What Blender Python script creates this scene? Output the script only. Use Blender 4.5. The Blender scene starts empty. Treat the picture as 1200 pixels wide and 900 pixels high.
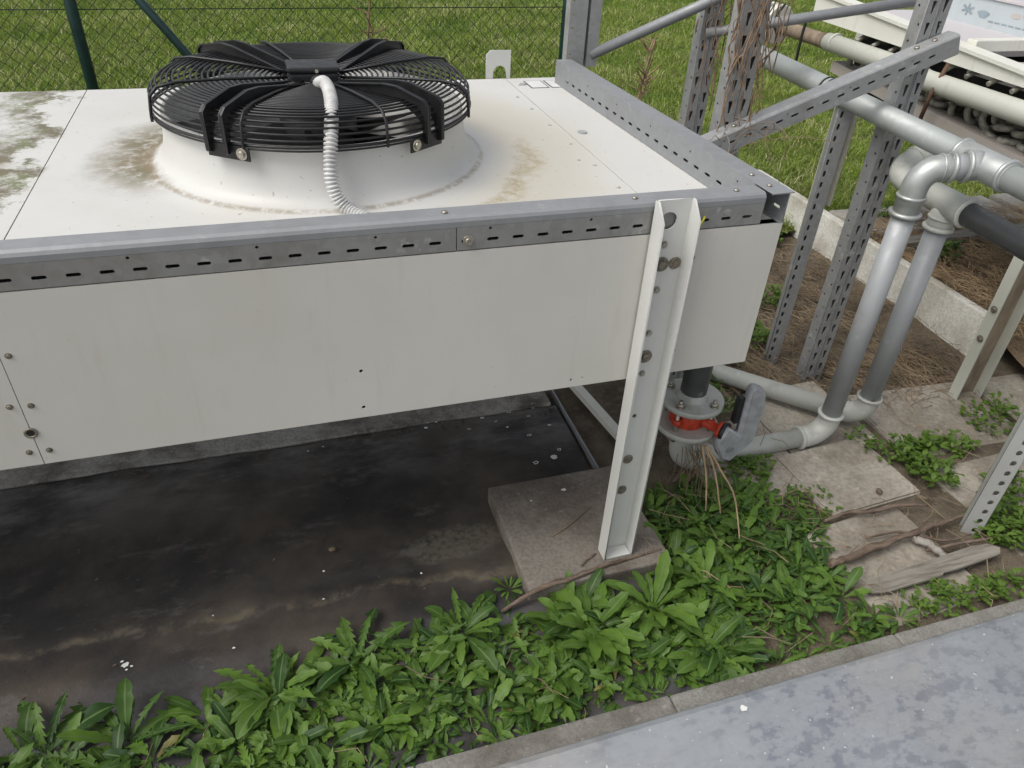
import bpy, bmesh, math, random
import numpy as np
from mathutils import Vector, Matrix
from mathutils import noise as mnoise

SC = bpy.context.scene
COL = SC.collection
random.seed(7)
RNG = np.random.default_rng(11)
PI = math.pi
R = math.radians

# ------------------------------------------------------------------ camera, sky, sun, exposure
cd = bpy.data.cameras.new('camera')
cd.sensor_width = 36.0
cd.lens = 870.47 / 1200 * 36
cd.clip_start = 0.02
cd.clip_end = 400
cam = bpy.data.objects.new('camera', cd)
COL.objects.link(cam)
yaw, pitch, roll = 0.33339, 0.6194955, 0.0574193
fw = Vector((math.sin(yaw) * math.cos(pitch), math.cos(yaw) * math.cos(pitch), -math.sin(pitch)))
r0 = fw.cross(Vector((0, 0, 1))).normalized()
u0 = r0.cross(fw)
r1 = r0 * math.cos(roll) + u0 * math.sin(roll)
u1 = -r0 * math.sin(roll) + u0 * math.cos(roll)
cam.matrix_world = Matrix(((r1.x, u1.x, -fw.x, -1.031), (r1.y, u1.y, -fw.y, -1.254), (r1.z, u1.z, -fw.z, 0.621), (0, 0, 0, 1)))
SC.camera = cam

SUN_EL, SUN_AZ = 55, -100          # high on the left
wd = bpy.data.worlds.new('World')
SC.world = wd
wd.use_nodes = True
nt = wd.node_tree
bg = nt.nodes['Background']
sky = nt.nodes.new('ShaderNodeTexSky')
sky.sky_type = 'NISHITA'
sky.sun_disc = False
sky.sun_elevation = R(SUN_EL)
sky.sun_rotation = R(SUN_AZ)
sky.dust_density = 4.0
sky.ozone_density = 0.6
hs = nt.nodes.new('ShaderNodeHueSaturation')
hs.inputs['Saturation'].default_value = 0.28
nt.links.new(sky.outputs[0], hs.inputs['Color'])
nt.links.new(hs.outputs[0], bg.inputs['Color'])
bg.inputs['Strength'].default_value = 0.15
sl = bpy.data.lights.new('sun', 'SUN')
sl.energy = 1.15
sl.angle = R(35)
sl.color = (1.0, 0.965, 0.90)
so = bpy.data.objects.new('sun', sl)
COL.objects.link(so)
sd = Vector((math.sin(R(SUN_AZ)) * math.cos(R(SUN_EL)), math.cos(R(SUN_AZ)) * math.cos(R(SUN_EL)), math.sin(R(SUN_EL))))
so.rotation_euler = sd.to_track_quat('Z', 'Y').to_euler()
so.location = sd * 20
SC.view_settings.view_transform = 'Standard'
SC.view_settings.look = 'None'
SC.view_settings.gamma = 1
SC.view_settings.use_curve_mapping = False
SC.view_settings.exposure = 0.23

# ------------------------------------------------------------------ materials
class NT:
    def __init__(s, name):
        s.m = bpy.data.materials.new(name)
        s.m.use_nodes = True
        s.t = s.m.node_tree
        s.b = s.t.nodes['Principled BSDF']
        g = s.t.nodes.new('ShaderNodeNewGeometry')
        s.pos = g.outputs['Position']
    def n(s, kind, **kw):
        x = s.t.nodes.new(kind)
        for k, v in kw.items():
            setattr(x, k, v)
        return x
    def put(s, sock, v):
        if isinstance(v, bpy.types.NodeSocket):
            s.t.links.new(v, sock)
        elif v is not None:
            if sock.type == 'RGBA' and len(v) == 3:
                v = (*v, 1)
            sock.default_value = v
    def math(s, op, a, b=None, c=None):
        x = s.n('ShaderNodeMath', operation=op)
        for i, v in enumerate((a, b, c)):
            if v is not None:
                s.put(x.inputs[i], v)
        return x.outputs[0]
    def noise(s, scale, detail=4, rough=0.55, vec=None, stretch=None, off=0):
        v = vec if vec is not None else s.pos
        if stretch is not None or off:
            mp = s.n('ShaderNodeMapping')
            s.put(mp.inputs['Vector'], v)
            mp.inputs['Scale'].default_value = stretch or (1, 1, 1)
            mp.inputs['Location'].default_value = (off, off * 1.7, off * .6)
            v = mp.outputs[0]
        x = s.n('ShaderNodeTexNoise')
        s.put(x.inputs['Vector'], v)
        x.inputs['Scale'].default_value = scale
        x.inputs['Detail'].default_value = detail
        x.inputs['Roughness'].default_value = rough
        return x.outputs[0]
    def ramp(s, f, lo, hi, clamp=True, a=0.0, b=1.0, smooth=True):
        x = s.n('ShaderNodeMapRange', clamp=clamp, interpolation_type='SMOOTHSTEP' if smooth else 'LINEAR')
        s.put(x.inputs[0], f)
        for i, v in zip((1, 2, 3, 4), (lo, hi, a, b)):
            x.inputs[i].default_value = v
        return x.outputs[0]
    def mix(s, f, a, b, mode='MIX'):
        x = s.n('ShaderNodeMix', data_type='RGBA', blend_type=mode)
        s.put(x.inputs[0], f)
        s.put(x.inputs[6], a)
        s.put(x.inputs[7], b)
        return x.outputs[2]
    def attr(s, name):
        return s.n('ShaderNodeAttribute', attribute_name=name).outputs['Fac']
    def sep(s):
        x = s.n('ShaderNodeSeparateXYZ')
        s.t.links.new(s.pos, x.inputs[0])
        return x.outputs
    def bump(s, h, strength, dist=0.01):
        x = s.n('ShaderNodeBump')
        x.inputs['Strength'].default_value = strength
        x.inputs['Distance'].default_value = dist
        s.put(x.inputs['Height'], h)
        s.t.links.new(x.outputs[0], s.b.inputs['Normal'])
    def done(s, col=None, rough=0.5, metal=0.0, spec=0.5):
        s.put(s.b.inputs['Base Color'], col)
        s.put(s.b.inputs['Roughness'], rough)
        s.put(s.b.inputs['Metallic'], metal)
        s.b.inputs['Specular IOR Level'].default_value = spec
        return s.m

def M_plain(name, col, rough=.5, metal=0., var=.15, scale=18, spec=.5):
    k = NT(name)
    f = k.ramp(k.noise(scale, 5), .35, .7)
    c2 = tuple(c * (1 - var) for c in col)
    return k.done(k.mix(f, col, c2), k.ramp(k.noise(scale * 1.7, 3), .3, .7, a=rough * .85, b=min(1, rough * 1.15)), metal, spec)

def M_white(name, col, dirt, dirt_amt=.5, rough=.42):
    k = NT(name)
    big = k.ramp(k.noise(2.2, 5, .6), .35, .75)
    st = k.ramp(k.noise(7, 6, .65, stretch=(3, 3, .45)), .52, .82)
    c = k.mix(k.math('MULTIPLY', big, .35 * dirt_amt), col, dirt)
    c = k.mix(k.math('MULTIPLY', st, .45 * dirt_amt), c, dirt)
    s2 = k.ramp(k.noise(16, 5, .7, stretch=(2.2, 2.2, .12), off=6.), .56, .80)
    c = k.mix(k.math('MULTIPLY', s2, .15 * dirt_amt), c, tuple(d * .8 for d in dirt))
    sp = k.ramp(k.noise(130, 2, .5), .70, .78)
    c = k.mix(k.math('MULTIPLY', sp, .5 * dirt_amt), c, tuple(d * .5 for d in dirt))
    k.bump(k.noise(2.4, 2), .12, .012)
    return k.done(c, rough, 0, .4)

def M_galv(name, col=(.40, .42, .435), rough=.42, metal=.75, dirt=.3, spangle=1.0, scale=55):
    k = NT(name)
    v = k.n('ShaderNodeTexVoronoi')
    k.t.links.new(k.pos, v.inputs['Vector'])
    v.inputs['Scale'].default_value = scale
    sx = k.n('ShaderNodeSeparateColor')
    k.t.links.new(v.outputs['Color'], sx.inputs[0])
    f = k.math('MULTIPLY', sx.outputs[0], .35 * spangle)
    c = k.mix(f, col, tuple(x * .62 for x in col))
    d = k.ramp(k.noise(9, 6, .65), .48, .78)
    c = k.mix(k.math('MULTIPLY', d, dirt), c, tuple(x * y for x, y in zip(col, (.62, .58, .52))))
    w = k.ramp(k.noise(24, 4, .6, off=3.1), .60, .74)
    c = k.mix(k.math('MULTIPLY', w, dirt * .7), c, (.62, .64, .64))
    rr = k.math('ADD', k.math('MULTIPLY', sx.outputs[1], .16), rough - .06)
    return k.done(c, rr, metal, .5)

def M_concrete(name, col, dark, scale=6, bump=.35, moss=0.0):
    k = NT(name)
    a = k.ramp(k.noise(scale, 7, .62), .34, .70)
    c = k.mix(a, col, dark)
    b = k.ramp(k.noise(scale * 22, 3, .6), .40, .66)
    c = k.mix(k.math('MULTIPLY', b, .35), c, tuple(x * .55 for x in dark))
    lt = k.ramp(k.noise(scale * 9, 3, .5, off=5.3), .62, .75)
    c = k.mix(k.math('MULTIPLY', lt, .4), c, tuple(min(1, x * 1.5) for x in col))
    if moss:
        m = k.ramp(k.noise(scale * .8, 6, .7, off=9.), .50, .70)
        c = k.mix(k.math('MULTIPLY', m, moss), c, (.055, .06, .022))
    k.bump(k.noise(scale * 18, 6, .7), bump, .006)
    return k.done(c, .88, 0, .25)

M = {}
M['panel'] = M_white('cream_painted_panel', (.60, .588, .54), (.40, .36, .27), .6)
M['leg_white'] = M_white('white_painted_channel', (.62, .625, .60), (.36, .34, .27), .5)
M['old_white'] = M_white('weathered_white_paint', (.70, .70, .63), (.36, .33, .24), .8)
M['grimy'] = M_white('grimy_grey_paint', (.36, .365, .35), (.20, .185, .15), 1.0)
M['header'] = M_white('dull_greenish_white_pipe', (.50, .51, .45), (.27, .26, .20), 1.0, .55)
M['galv'] = M_galv('galvanised_rail', (.30, .31, .32), .55, .35, .25, .5)
M['galv_slot'] = M_galv('galvanised_slotted_strip', (.32, .322, .312), .45, .45, .8)
M['galv_post'] = M_galv('galvanised_post', (.38, .385, .385), .52, .40, .7, .9, 80)
M['pipe'] = M_galv('galvanised_pipe', (.43, .455, .44), .48, .30, .55, .25, 30)
M['pipe_fit'] = M_galv('galvanised_fitting', (.47, .49, .475), .40, .55, .55, .3, 40)
M['pipe_riser'] = M_galv('zinc_riser', (.36, .375, .385), .52, .20, .4, .15, 30)
M['pipe_dull'] = M_galv('dull_white_zinc', (.50, .51, .47), .6, .15, .8, .2, 40)
M['pipe_dark'] = M_galv('dark_steel_pipe', (.12, .125, .13), .38, .6, .4, .4, 40)
M['black'] = M_plain('black_painted_metal', (.014, .014, .015), .42, 0, .3, 30)
M['blackplastic'] = M_plain('black_plastic', (.02, .021, .022), .5, 0, .25, 40)
M['blade'] = M_plain('fan_blade_dark', (.02, .02, .021), .5)
M['darkvoid'] = M_plain('dark_sheet', (.02, .02, .02), .8)
M['steel'] = M_plain('zinc_bolt', (.50, .47, .40), .38, .8, .4, 90)
M['oldbolt'] = M_plain('tarnished_bolt', (.27, .245, .19), .55, .5, .5, 120)
M['conduit'] = M_plain('white_corrugated_plastic', (.62, .62, .605), .45, 0, .25, 25)
M['red'] = M_plain('red_valve_paint', (.60, .060, .022), .5, 0, .4, 60)
M['lever'] = M_plain('grey_lever_casting', (.42, .43, .45), .5, .1, .25, 40)
M['greenpost'] = M_plain('dark_green_coating', (.012, .045, .040), .35, 0, .4, 20)
M['wire'] = M_plain('green_wire', (.016, .03, .024), .6, 0, .15, 18, .2)
M['rust'] = M_plain('rusty_bar', (.13, .075, .045), .8, 0, .5, 40)
M['cable'] = M_plain('black_cable', (.015, .015, .015), .5)
M['straw'] = M_plain('dry_straw', (.29, .215, .135), .85, 0, .65, 5)
M['palestraw'] = M_plain('pale_straw', (.46, .33, .19), .85, 0, .6, 6)
M['vine'] = M_plain('dry_vine', (.30, .20, .125), .85, 0, .6, 30)
M['yellow'] = M_plain('yellow_wire', (.62, .55, .05), .5)
M['white'] = M_plain('white_chip', (.75, .75, .72), .8, 0, .2)
M['flower'] = M_plain('dandelion_yellow', (.75, .50, .01), .7)
M['stickerwhite'] = M_plain('sticker_white', (.68, .68, .66), .4, 0, .1)
M['stickerblack'] = M_plain('sticker_black', (.02, .02, .02), .5, 0, .1)
M['slab'] = M_concrete('concrete_slab_grey', (.23, .205, .175), (.12, .10, .082), 5, .35)
M['kerb'] = M_concrete('concrete_kerb', (.27, .26, .24), (.15, .14, .12), 7, .6, .12)
M['kerbwhite'] = M_concrete('pale_concrete_beam', (.70, .69, .63), (.45, .42, .35), 5, .25, .10)
M['paving'] = M_concrete('paving_concrete', (.42, .385, .325), (.23, .20, .16), 3.2, .4, .3)
M['palepaving'] = M_concrete('pale_paving_concrete', (.46, .44, .40), (.28, .26, .22), 3.2, .3, .2)
M['stone'] = M_concrete('stone', (.38, .36, .32), (.22, .2, .17), 20, .3)
M['plinth'] = M_concrete('plinth_concrete', (.44, .42, .39), (.11, .095, .075), 6, .5)
M['coil'] = M_plain('tarnished_copper_bend', (.36, .345, .29), .5, .25, .6, 30)
M['lilac'] = M_white('pale_lilac_panel', (.54, .51, .52), (.40, .33, .30), .7)

def mk_bark():
    k = NT('weathered_bark')
    f = k.ramp(k.noise(14, 6, .7, stretch=(1, 5, 5)), .35, .7)
    c = k.mix(f, (.20, .15, .115), (.07, .048, .036))
    k.bump(k.noise(40, 5, .7), .6, .006)
    return k.done(c, .9, 0, .2)
M['bark'] = mk_bark()

def mk_plank():
    k = NT('weathered_grey_wood')
    f = k.ramp(k.noise(6, 6, .7, stretch=(1.2, 12, 12)), .35, .7)
    c = k.mix(f, (.27, .25, .215), (.13, .115, .095))
    k.bump(k.noise(10, 5, .7, stretch=(1.2, 14, 14)), .5, .004)
    return k.done(c, .85, 0, .2)
M['plank'] = mk_plank()

def mk_brown_web():
    k = NT('stained_brown_web')
    f = k.ramp(k.noise(5, 6, .65, stretch=(2, 2, .5)), .32, .68)
    c = k.mix(f, (.36, .29, .21), (.14, .105, .075))
    return k.done(c, .75, 0, .3)
M['brownweb'] = mk_brown_web()

def mk_top():
    # white roof sheet with moss and grime beside the seam and round the bell
    k = NT('white_roof_sheet')
    x, y, z = k.sep()
    col = (.60, .595, .57)
    big = k.ramp(k.noise(3.2, 5, .6), .40, .80)
    c = k.mix(k.math('MULTIPLY', big, .30), col, (.47, .43, .34))
    dx = k.math('SUBTRACT', x, -.913)
    dy = k.math('SUBTRACT', y, .612)
    rr = k.math('SQRT', k.math('ADD', k.math('MULTIPLY', dx, dx), k.math('MULTIPLY', dy, dy)))
    nz = k.noise(9, 7, .68)
    fine = k.noise(42, 5, .75, off=2.)
    # soft dust field over the right of the bell
    ra = k.math('ADD', rr, k.math('MULTIPLY', k.math('SUBTRACT', nz, .5), .16))
    ring = k.math('MULTIPLY', k.ramp(ra, .345, .37), k.ramp(ra, .42, .56, a=1., b=0.))
    ring = k.math('MULTIPLY', ring, k.ramp(rr, .362, .392))
    left = k.ramp(dx, -.32, -.22, a=1.0, b=.0)
    back = k.math('MULTIPLY', k.ramp(dy, -.26, -.08), k.ramp(dy, .38, .56, a=1., b=.1))
    g = k.math('MULTIPLY', k.math('MULTIPLY', ring, left), back)
    g = k.math('MULTIPLY', g, k.ramp(k.noise(24, 7, .8, off=2.), .30, .54))
    c = k.mix(k.math('MULTIPLY', g, .96), c, k.mix(k.ramp(k.noise(11, 4), .4, .6), (.150, .128, .060), (.18, .14, .072)))
    thin = k.math('MULTIPLY', k.ramp(rr, .378, .387), k.ramp(rr, .390, .400, a=1., b=0.))
    thin = k.math('MULTIPLY', thin, k.math('MULTIPLY', k.ramp(k.noise(60, 5, .7, off=4.), .34, .58), .55))
    c = k.mix(thin, c, (.20, .145, .075))
    arc = k.math('MULTIPLY', k.ramp(ra, .47, .50), k.ramp(ra, .51, .56, a=1., b=0.))
    arc = k.math('MULTIPLY', arc, k.math('MULTIPLY', k.ramp(dx, .18, .40), k.ramp(dy, .12, -.1)))
    arc = k.math('MULTIPLY', arc, k.ramp(fine, .36, .6))
    c = k.mix(k.math('MULTIPLY', arc, .85), c, (.30, .23, .12))
    dust = k.math('MULTIPLY', k.ramp(rr, .39, .47), k.ramp(rr, .55, .80, a=1., b=0.))
    dust = k.math('MULTIPLY', dust, k.ramp(dx, .1, .42))
    c = k.mix(k.math('MULTIPLY', dust, .45), c, (.42, .37, .25))
    # moss beside the left seam
    sx = k.math('ADD', x, k.math('MULTIPLY', k.math('SUBTRACT', k.noise(4.5, 6, .7, off=4.), .5), .55))
    band = k.math('MULTIPLY', k.ramp(sx, -1.74, -1.60), k.ramp(sx, -1.565, -1.535, a=1., b=0.))
    band = k.math('MULTIPLY', band, k.ramp(x, -1.505, -1.53))
    band = k.math('MULTIPLY', band, k.ramp(k.noise(22, 8, .82, off=7.), .33, .54))
    band = k.math('MULTIPLY', band, k.ramp(y, .22, .42))
    c = k.mix(k.math('MULTIPLY', band, .95), c, k.mix(k.ramp(k.noise(14, 3), .45, .6), (.125, .105, .05), (.14, .155, .05)))
    sy = k.math('ADD', y, k.math('MULTIPLY', k.math('SUBTRACT', nz, .5), .5))
    pat = k.math('MULTIPLY', k.ramp(sy, .38, .55), k.ramp(sy, .62, .80, a=1., b=0.))
    pat = k.math('MULTIPLY', pat, k.ramp(x, -1.56, -1.66))
    pat = k.math('MULTIPLY', pat, k.ramp(k.noise(20, 8, .82, off=3.), .33, .54))
    c = k.mix(k.math('MULTIPLY', pat, .9), c, k.mix(k.ramp(k.noise(8, 3), .45, .6), (.18, .15, .08), (.19, .185, .075)))
    spk = k.ramp(k.noise(85, 2, .5), .69, .76)
    c = k.mix(k.math('MULTIPLY', spk, .55), c, (.22, .17, .11))
    return k.done(c, .40, 0, .4)
M['top'] = mk_top()

def mk_bell():
    k = NT('white_bell')
    x, y, z = k.sep()
    f = k.ramp(k.noise(6, 5, .6), .4, .8)
    c = k.mix(k.math('MULTIPLY', f, .2), (.61, .605, .585), (.47, .44, .38))
    low = k.math('MULTIPLY', k.ramp(z, .0050, .0034), k.ramp(k.noise(18, 6, .75), .44, .62))
    c = k.mix(k.math('MULTIPLY', low, .30), c, (.24, .20, .125))
    return k.done(c, .33, 0, .5)
M['bell'] = mk_bell()

def mk_membrane():
    k = NT('black_membrane')
    x, y, z = k.sep()
    a = k.ramp(k.noise(3.0, 6, .62), .38, .68)
    c = k.mix(a, (.024, .0215, .020), (.078, .063, .049))
    b = k.ramp(k.noise(5.5, 6, .7, stretch=(1, 2.2, 1), off=2.3), .55, .75)
    c = k.mix(k.math('MULTIPLY', b, .8), c, (.135, .123, .112))
    bk = k.math('MULTIPLY', k.ramp(y, .40, .66), k.ramp(k.noise(4, 6, .7, stretch=(.6, 1.5, 1), off=5.), .40, .65))
    c = k.mix(k.math('MULTIPLY', bk, .9), c, (.17, .162, .155))
    fr = k.math('MULTIPLY', k.ramp(y, -.02, -.14), k.ramp(k.noise(6, 5, .6, off=1.3), .35, .65))
    c = k.mix(k.math('MULTIPLY', fr, .7), c, (.095, .093, .102))
    # dried tide line and scum patch
    yy = k.math('ADD', y, k.math('MULTIPLY', k.math('SUBTRACT', k.noise(3, 5, .65, off=8.), .5), .16))
    yy = k.math('ADD', yy, k.math('MULTIPLY', x, .045))
    t = k.math('MULTIPLY', k.ramp(yy, -.012, .000), k.ramp(yy, .002, .022, a=1., b=0.))
    t = k.math('MULTIPLY', t, k.ramp(k.noise(12, 5, .7), .38, .62))
    c = k.mix(k.math('MULTIPLY', t, .6), c, (.16, .135, .09))
    dx = k.math('DIVIDE', k.math('SUBTRACT', x, -.68), .16)
    dy = k.math('DIVIDE', k.math('SUBTRACT', y, .165), .075)
    d = k.math('ADD', k.math('MULTIPLY', dx, dx), k.math('MULTIPLY', dy, dy))
    d = k.math('ADD', d, k.math('MULTIPLY', k.math('SUBTRACT', k.noise(14, 6, .7), .5), 1.8))
    p = k.math('MULTIPLY', k.ramp(d, 1.1, .55), k.ramp(k.noise(60, 4, .7), .32, .6))
    c = k.mix(k.math('MULTIPLY', p, .8), c, (.13, .115, .088))
    sp = k.ramp(k.noise(70, 2, .5, off=1.7), .71, .76)
    c = k.mix(k.math('MULTIPLY', sp, .3), c, (.16, .15, .13))
    k.bump(k.math('ADD', k.noise(7, 5, .6), k.math('MULTIPLY', k.noise(90, 3, .7), .25)), .35, .012)
    return k.done(c, k.ramp(k.noise(5, 4), .3, .7, a=.45, b=.75), 0, .4)
M['membrane'] = mk_membrane()

def mk_ground():
    k = NT('soil')
    a = k.ramp(k.noise(4, 7, .65), .35, .68)
    c = k.mix(a, (.185, .155, .115), (.085, .066, .048))
    b = k.ramp(k.noise(45, 4, .7), .45, .68)
    c = k.mix(k.math('MULTIPLY', b, .6), c, (.22, .18, .13))
    k.bump(k.noise(40, 7, .75), .8, .02)
    return k.done(c, .95, 0, .15)
M['soil'] = mk_ground()

def mk_bank():
    k = NT('bank_litter')
    a = k.ramp(k.noise(5, 7, .65), .35, .68)
    c = k.mix(a, (.27, .20, .125), (.15, .105, .07))
    b = k.ramp(k.noise(60, 4, .7), .45, .68)
    c = k.mix(k.math('MULTIPLY', b, .6), c, (.36, .27, .165))
    k.bump(k.noise(50, 7, .75), .8, .02)
    return k.done(c, .95, 0, .15)
M['bank'] = mk_bank()

def mk_lawn():
    k = NT('lawn_soil')
    a = k.ramp(k.noise(1.3, 6, .65), .36, .66)
    c = k.mix(a, (.105, .145, .03), (.19, .18, .065))
    b = k.ramp(k.noise(14, 5, .7), .40, .66)
    c = k.mix(k.math('MULTIPLY', b, .6), c, (.032, .050, .010))
    k.bump(k.noise(30, 6, .75), .9, .04)
    return k.done(c, .95, 0, .15)
M['lawn'] = mk_lawn()

def mk_sheet():
    # wet, mottled galvanised cover
    k = NT('mottled_zinc_sheet')
    v = k.n('ShaderNodeTexVoronoi')
    k.t.links.new(k.pos, v.inputs['Vector'])
    v.inputs['Scale'].default_value = 60
    sx = k.n('ShaderNodeSeparateColor')
    k.t.links.new(v.outputs['Color'], sx.inputs[0])
    c = k.mix(k.math('MULTIPLY', sx.outputs[0], .25), (.40, .417, .44), (.31, .328, .352))
    wn = k.noise(24, 5, .6, stretch=(1, 1.5, 1))
    wet = k.ramp(wn, .50, .61)
    big = k.ramp(k.noise(3.2, 3, .5, off=6.), .28, .52)
    c = k.mix(k.math('MULTIPLY', k.math('MULTIPLY', wet, big), .62), c, (.20, .225, .27))
    cl_ = k.ramp(k.noise(4.5, 6, .7, off=14.), .35, .7)
    c = k.mix(k.math('MULTIPLY', cl_, .5), c, (.50, .525, .55))
    br = k.ramp(k.noise(2.4, 5, .6, off=3.3), .46, .68)
    c = k.mix(k.math('MULTIPLY', br, .6), c, (.50, .465, .43))
    ro = k.ramp(k.noise(30, 6, .75, stretch=(1, 2.0, 1), off=17.), .46, .7)
    c = k.mix(k.math('MULTIPLY', ro, .35), c, (.27, .29, .33))
    dr = k.ramp(k.noise(9, 7, .7, off=11.), .50, .8)
    c = k.mix(k.math('MULTIPLY', dr, .30), c, (.52, .53, .54))
    spk = k.ramp(k.noise(80, 2, .5, off=5.), .70, .735)
    c = k.mix(k.math('MULTIPLY', spk, .8), c, (.78, .78, .78))  # white sparkles painted into the sheet colour
    r = k.math('ADD', k.math('MULTIPLY', k.math('MULTIPLY', wet, big), -.12), .46)
    k.bump(k.noise(55, 4, .6), .08, .004)
    return k.done(c, r, .55, .5)
M['sheet'] = mk_sheet()

def mk_leaf(name, c1, c2, c3, vein, trans=.22):
    k = NT(name)
    t = k.attr('tint')
    v = k.attr('vein')
    c = k.mix(k.ramp(t, 0, .75, smooth=False), c1, c2)
    c = k.mix(k.ramp(t, .93, .96), c, c3)
    c = k.mix(k.math('MULTIPLY', k.ramp(k.noise(30, 4), .4, .7), .35), c, tuple(x * .6 for x in c1))
    if vein:
        c = k.mix(k.ramp(v, .16, .04), c, vein)
    k.done(c, .50, 0, .3)
    tr = k.n('ShaderNodeBsdfTranslucent')
    k.put(tr.inputs['Color'], k.mix(.5, c, (.12, .22, .02)))
    mx = k.n('ShaderNodeMixShader')
    mx.inputs[0].default_value = trans
    k.t.links.new(k.b.outputs[0], mx.inputs[1])
    k.t.links.new(tr.outputs[0], mx.inputs[2])
    out = k.t.nodes['Material Output']
    k.t.links.new(mx.outputs[0], out.inputs['Surface'])
    return k.m
M['leaf'] = mk_leaf('weed_leaf', (.026, .068, .014), (.118, .215, .030), (.20, .17, .05), (.13, .20, .065))
M['grass'] = mk_leaf('grass_blade', (.105, .195, .026), (.310, .400, .072), (.62, .56, .32), None, .35)
M['smallleaf'] = mk_leaf('small_leaf', (.060, .125, .018), (.130, .21, .035), (.22, .19, .06), None)

# ------------------------------------------------------------------ builders
def world_off(o):
    v = Vector((0, 0, 0))
    while o is not None:
        v += o.location
        o = o.parent
    return v

def link(name, me, mat, parent=None, origin=None, smooth=None):
    off = Vector(origin) if origin is not None else Vector((0, 0, 0))
    if parent is not None:
        off = world_off(parent)
    if off.length > 0:
        me.transform(Matrix.Translation(-off))
    if mat is not None:
        me.materials.append(mat)
    me.name = name
    o = bpy.data.objects.new(name, me)
    COL.objects.link(o)
    if parent is not None:
        o.parent = parent
    elif origin is not None:
        o.location = off
    return o

def tag(o, label, cat, group=None):
    o['label'] = label
    o['category'] = cat
    if group:
        o['group'] = group
    return o

def thing(name, label, cat, loc, group=None):
    o = bpy.data.objects.new(name, None)
    o.empty_display_size = .1
    COL.objects.link(o)
    o.location = loc
    return tag(o, label, cat, group)

def frame_from(d):
    d = Vector(d).normalized()
    a = Vector((0, 0, 1)) if abs(d.z) < .9 else Vector((1, 0, 0))
    x = a.cross(d).normalized()
    return x, d.cross(x), d

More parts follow.
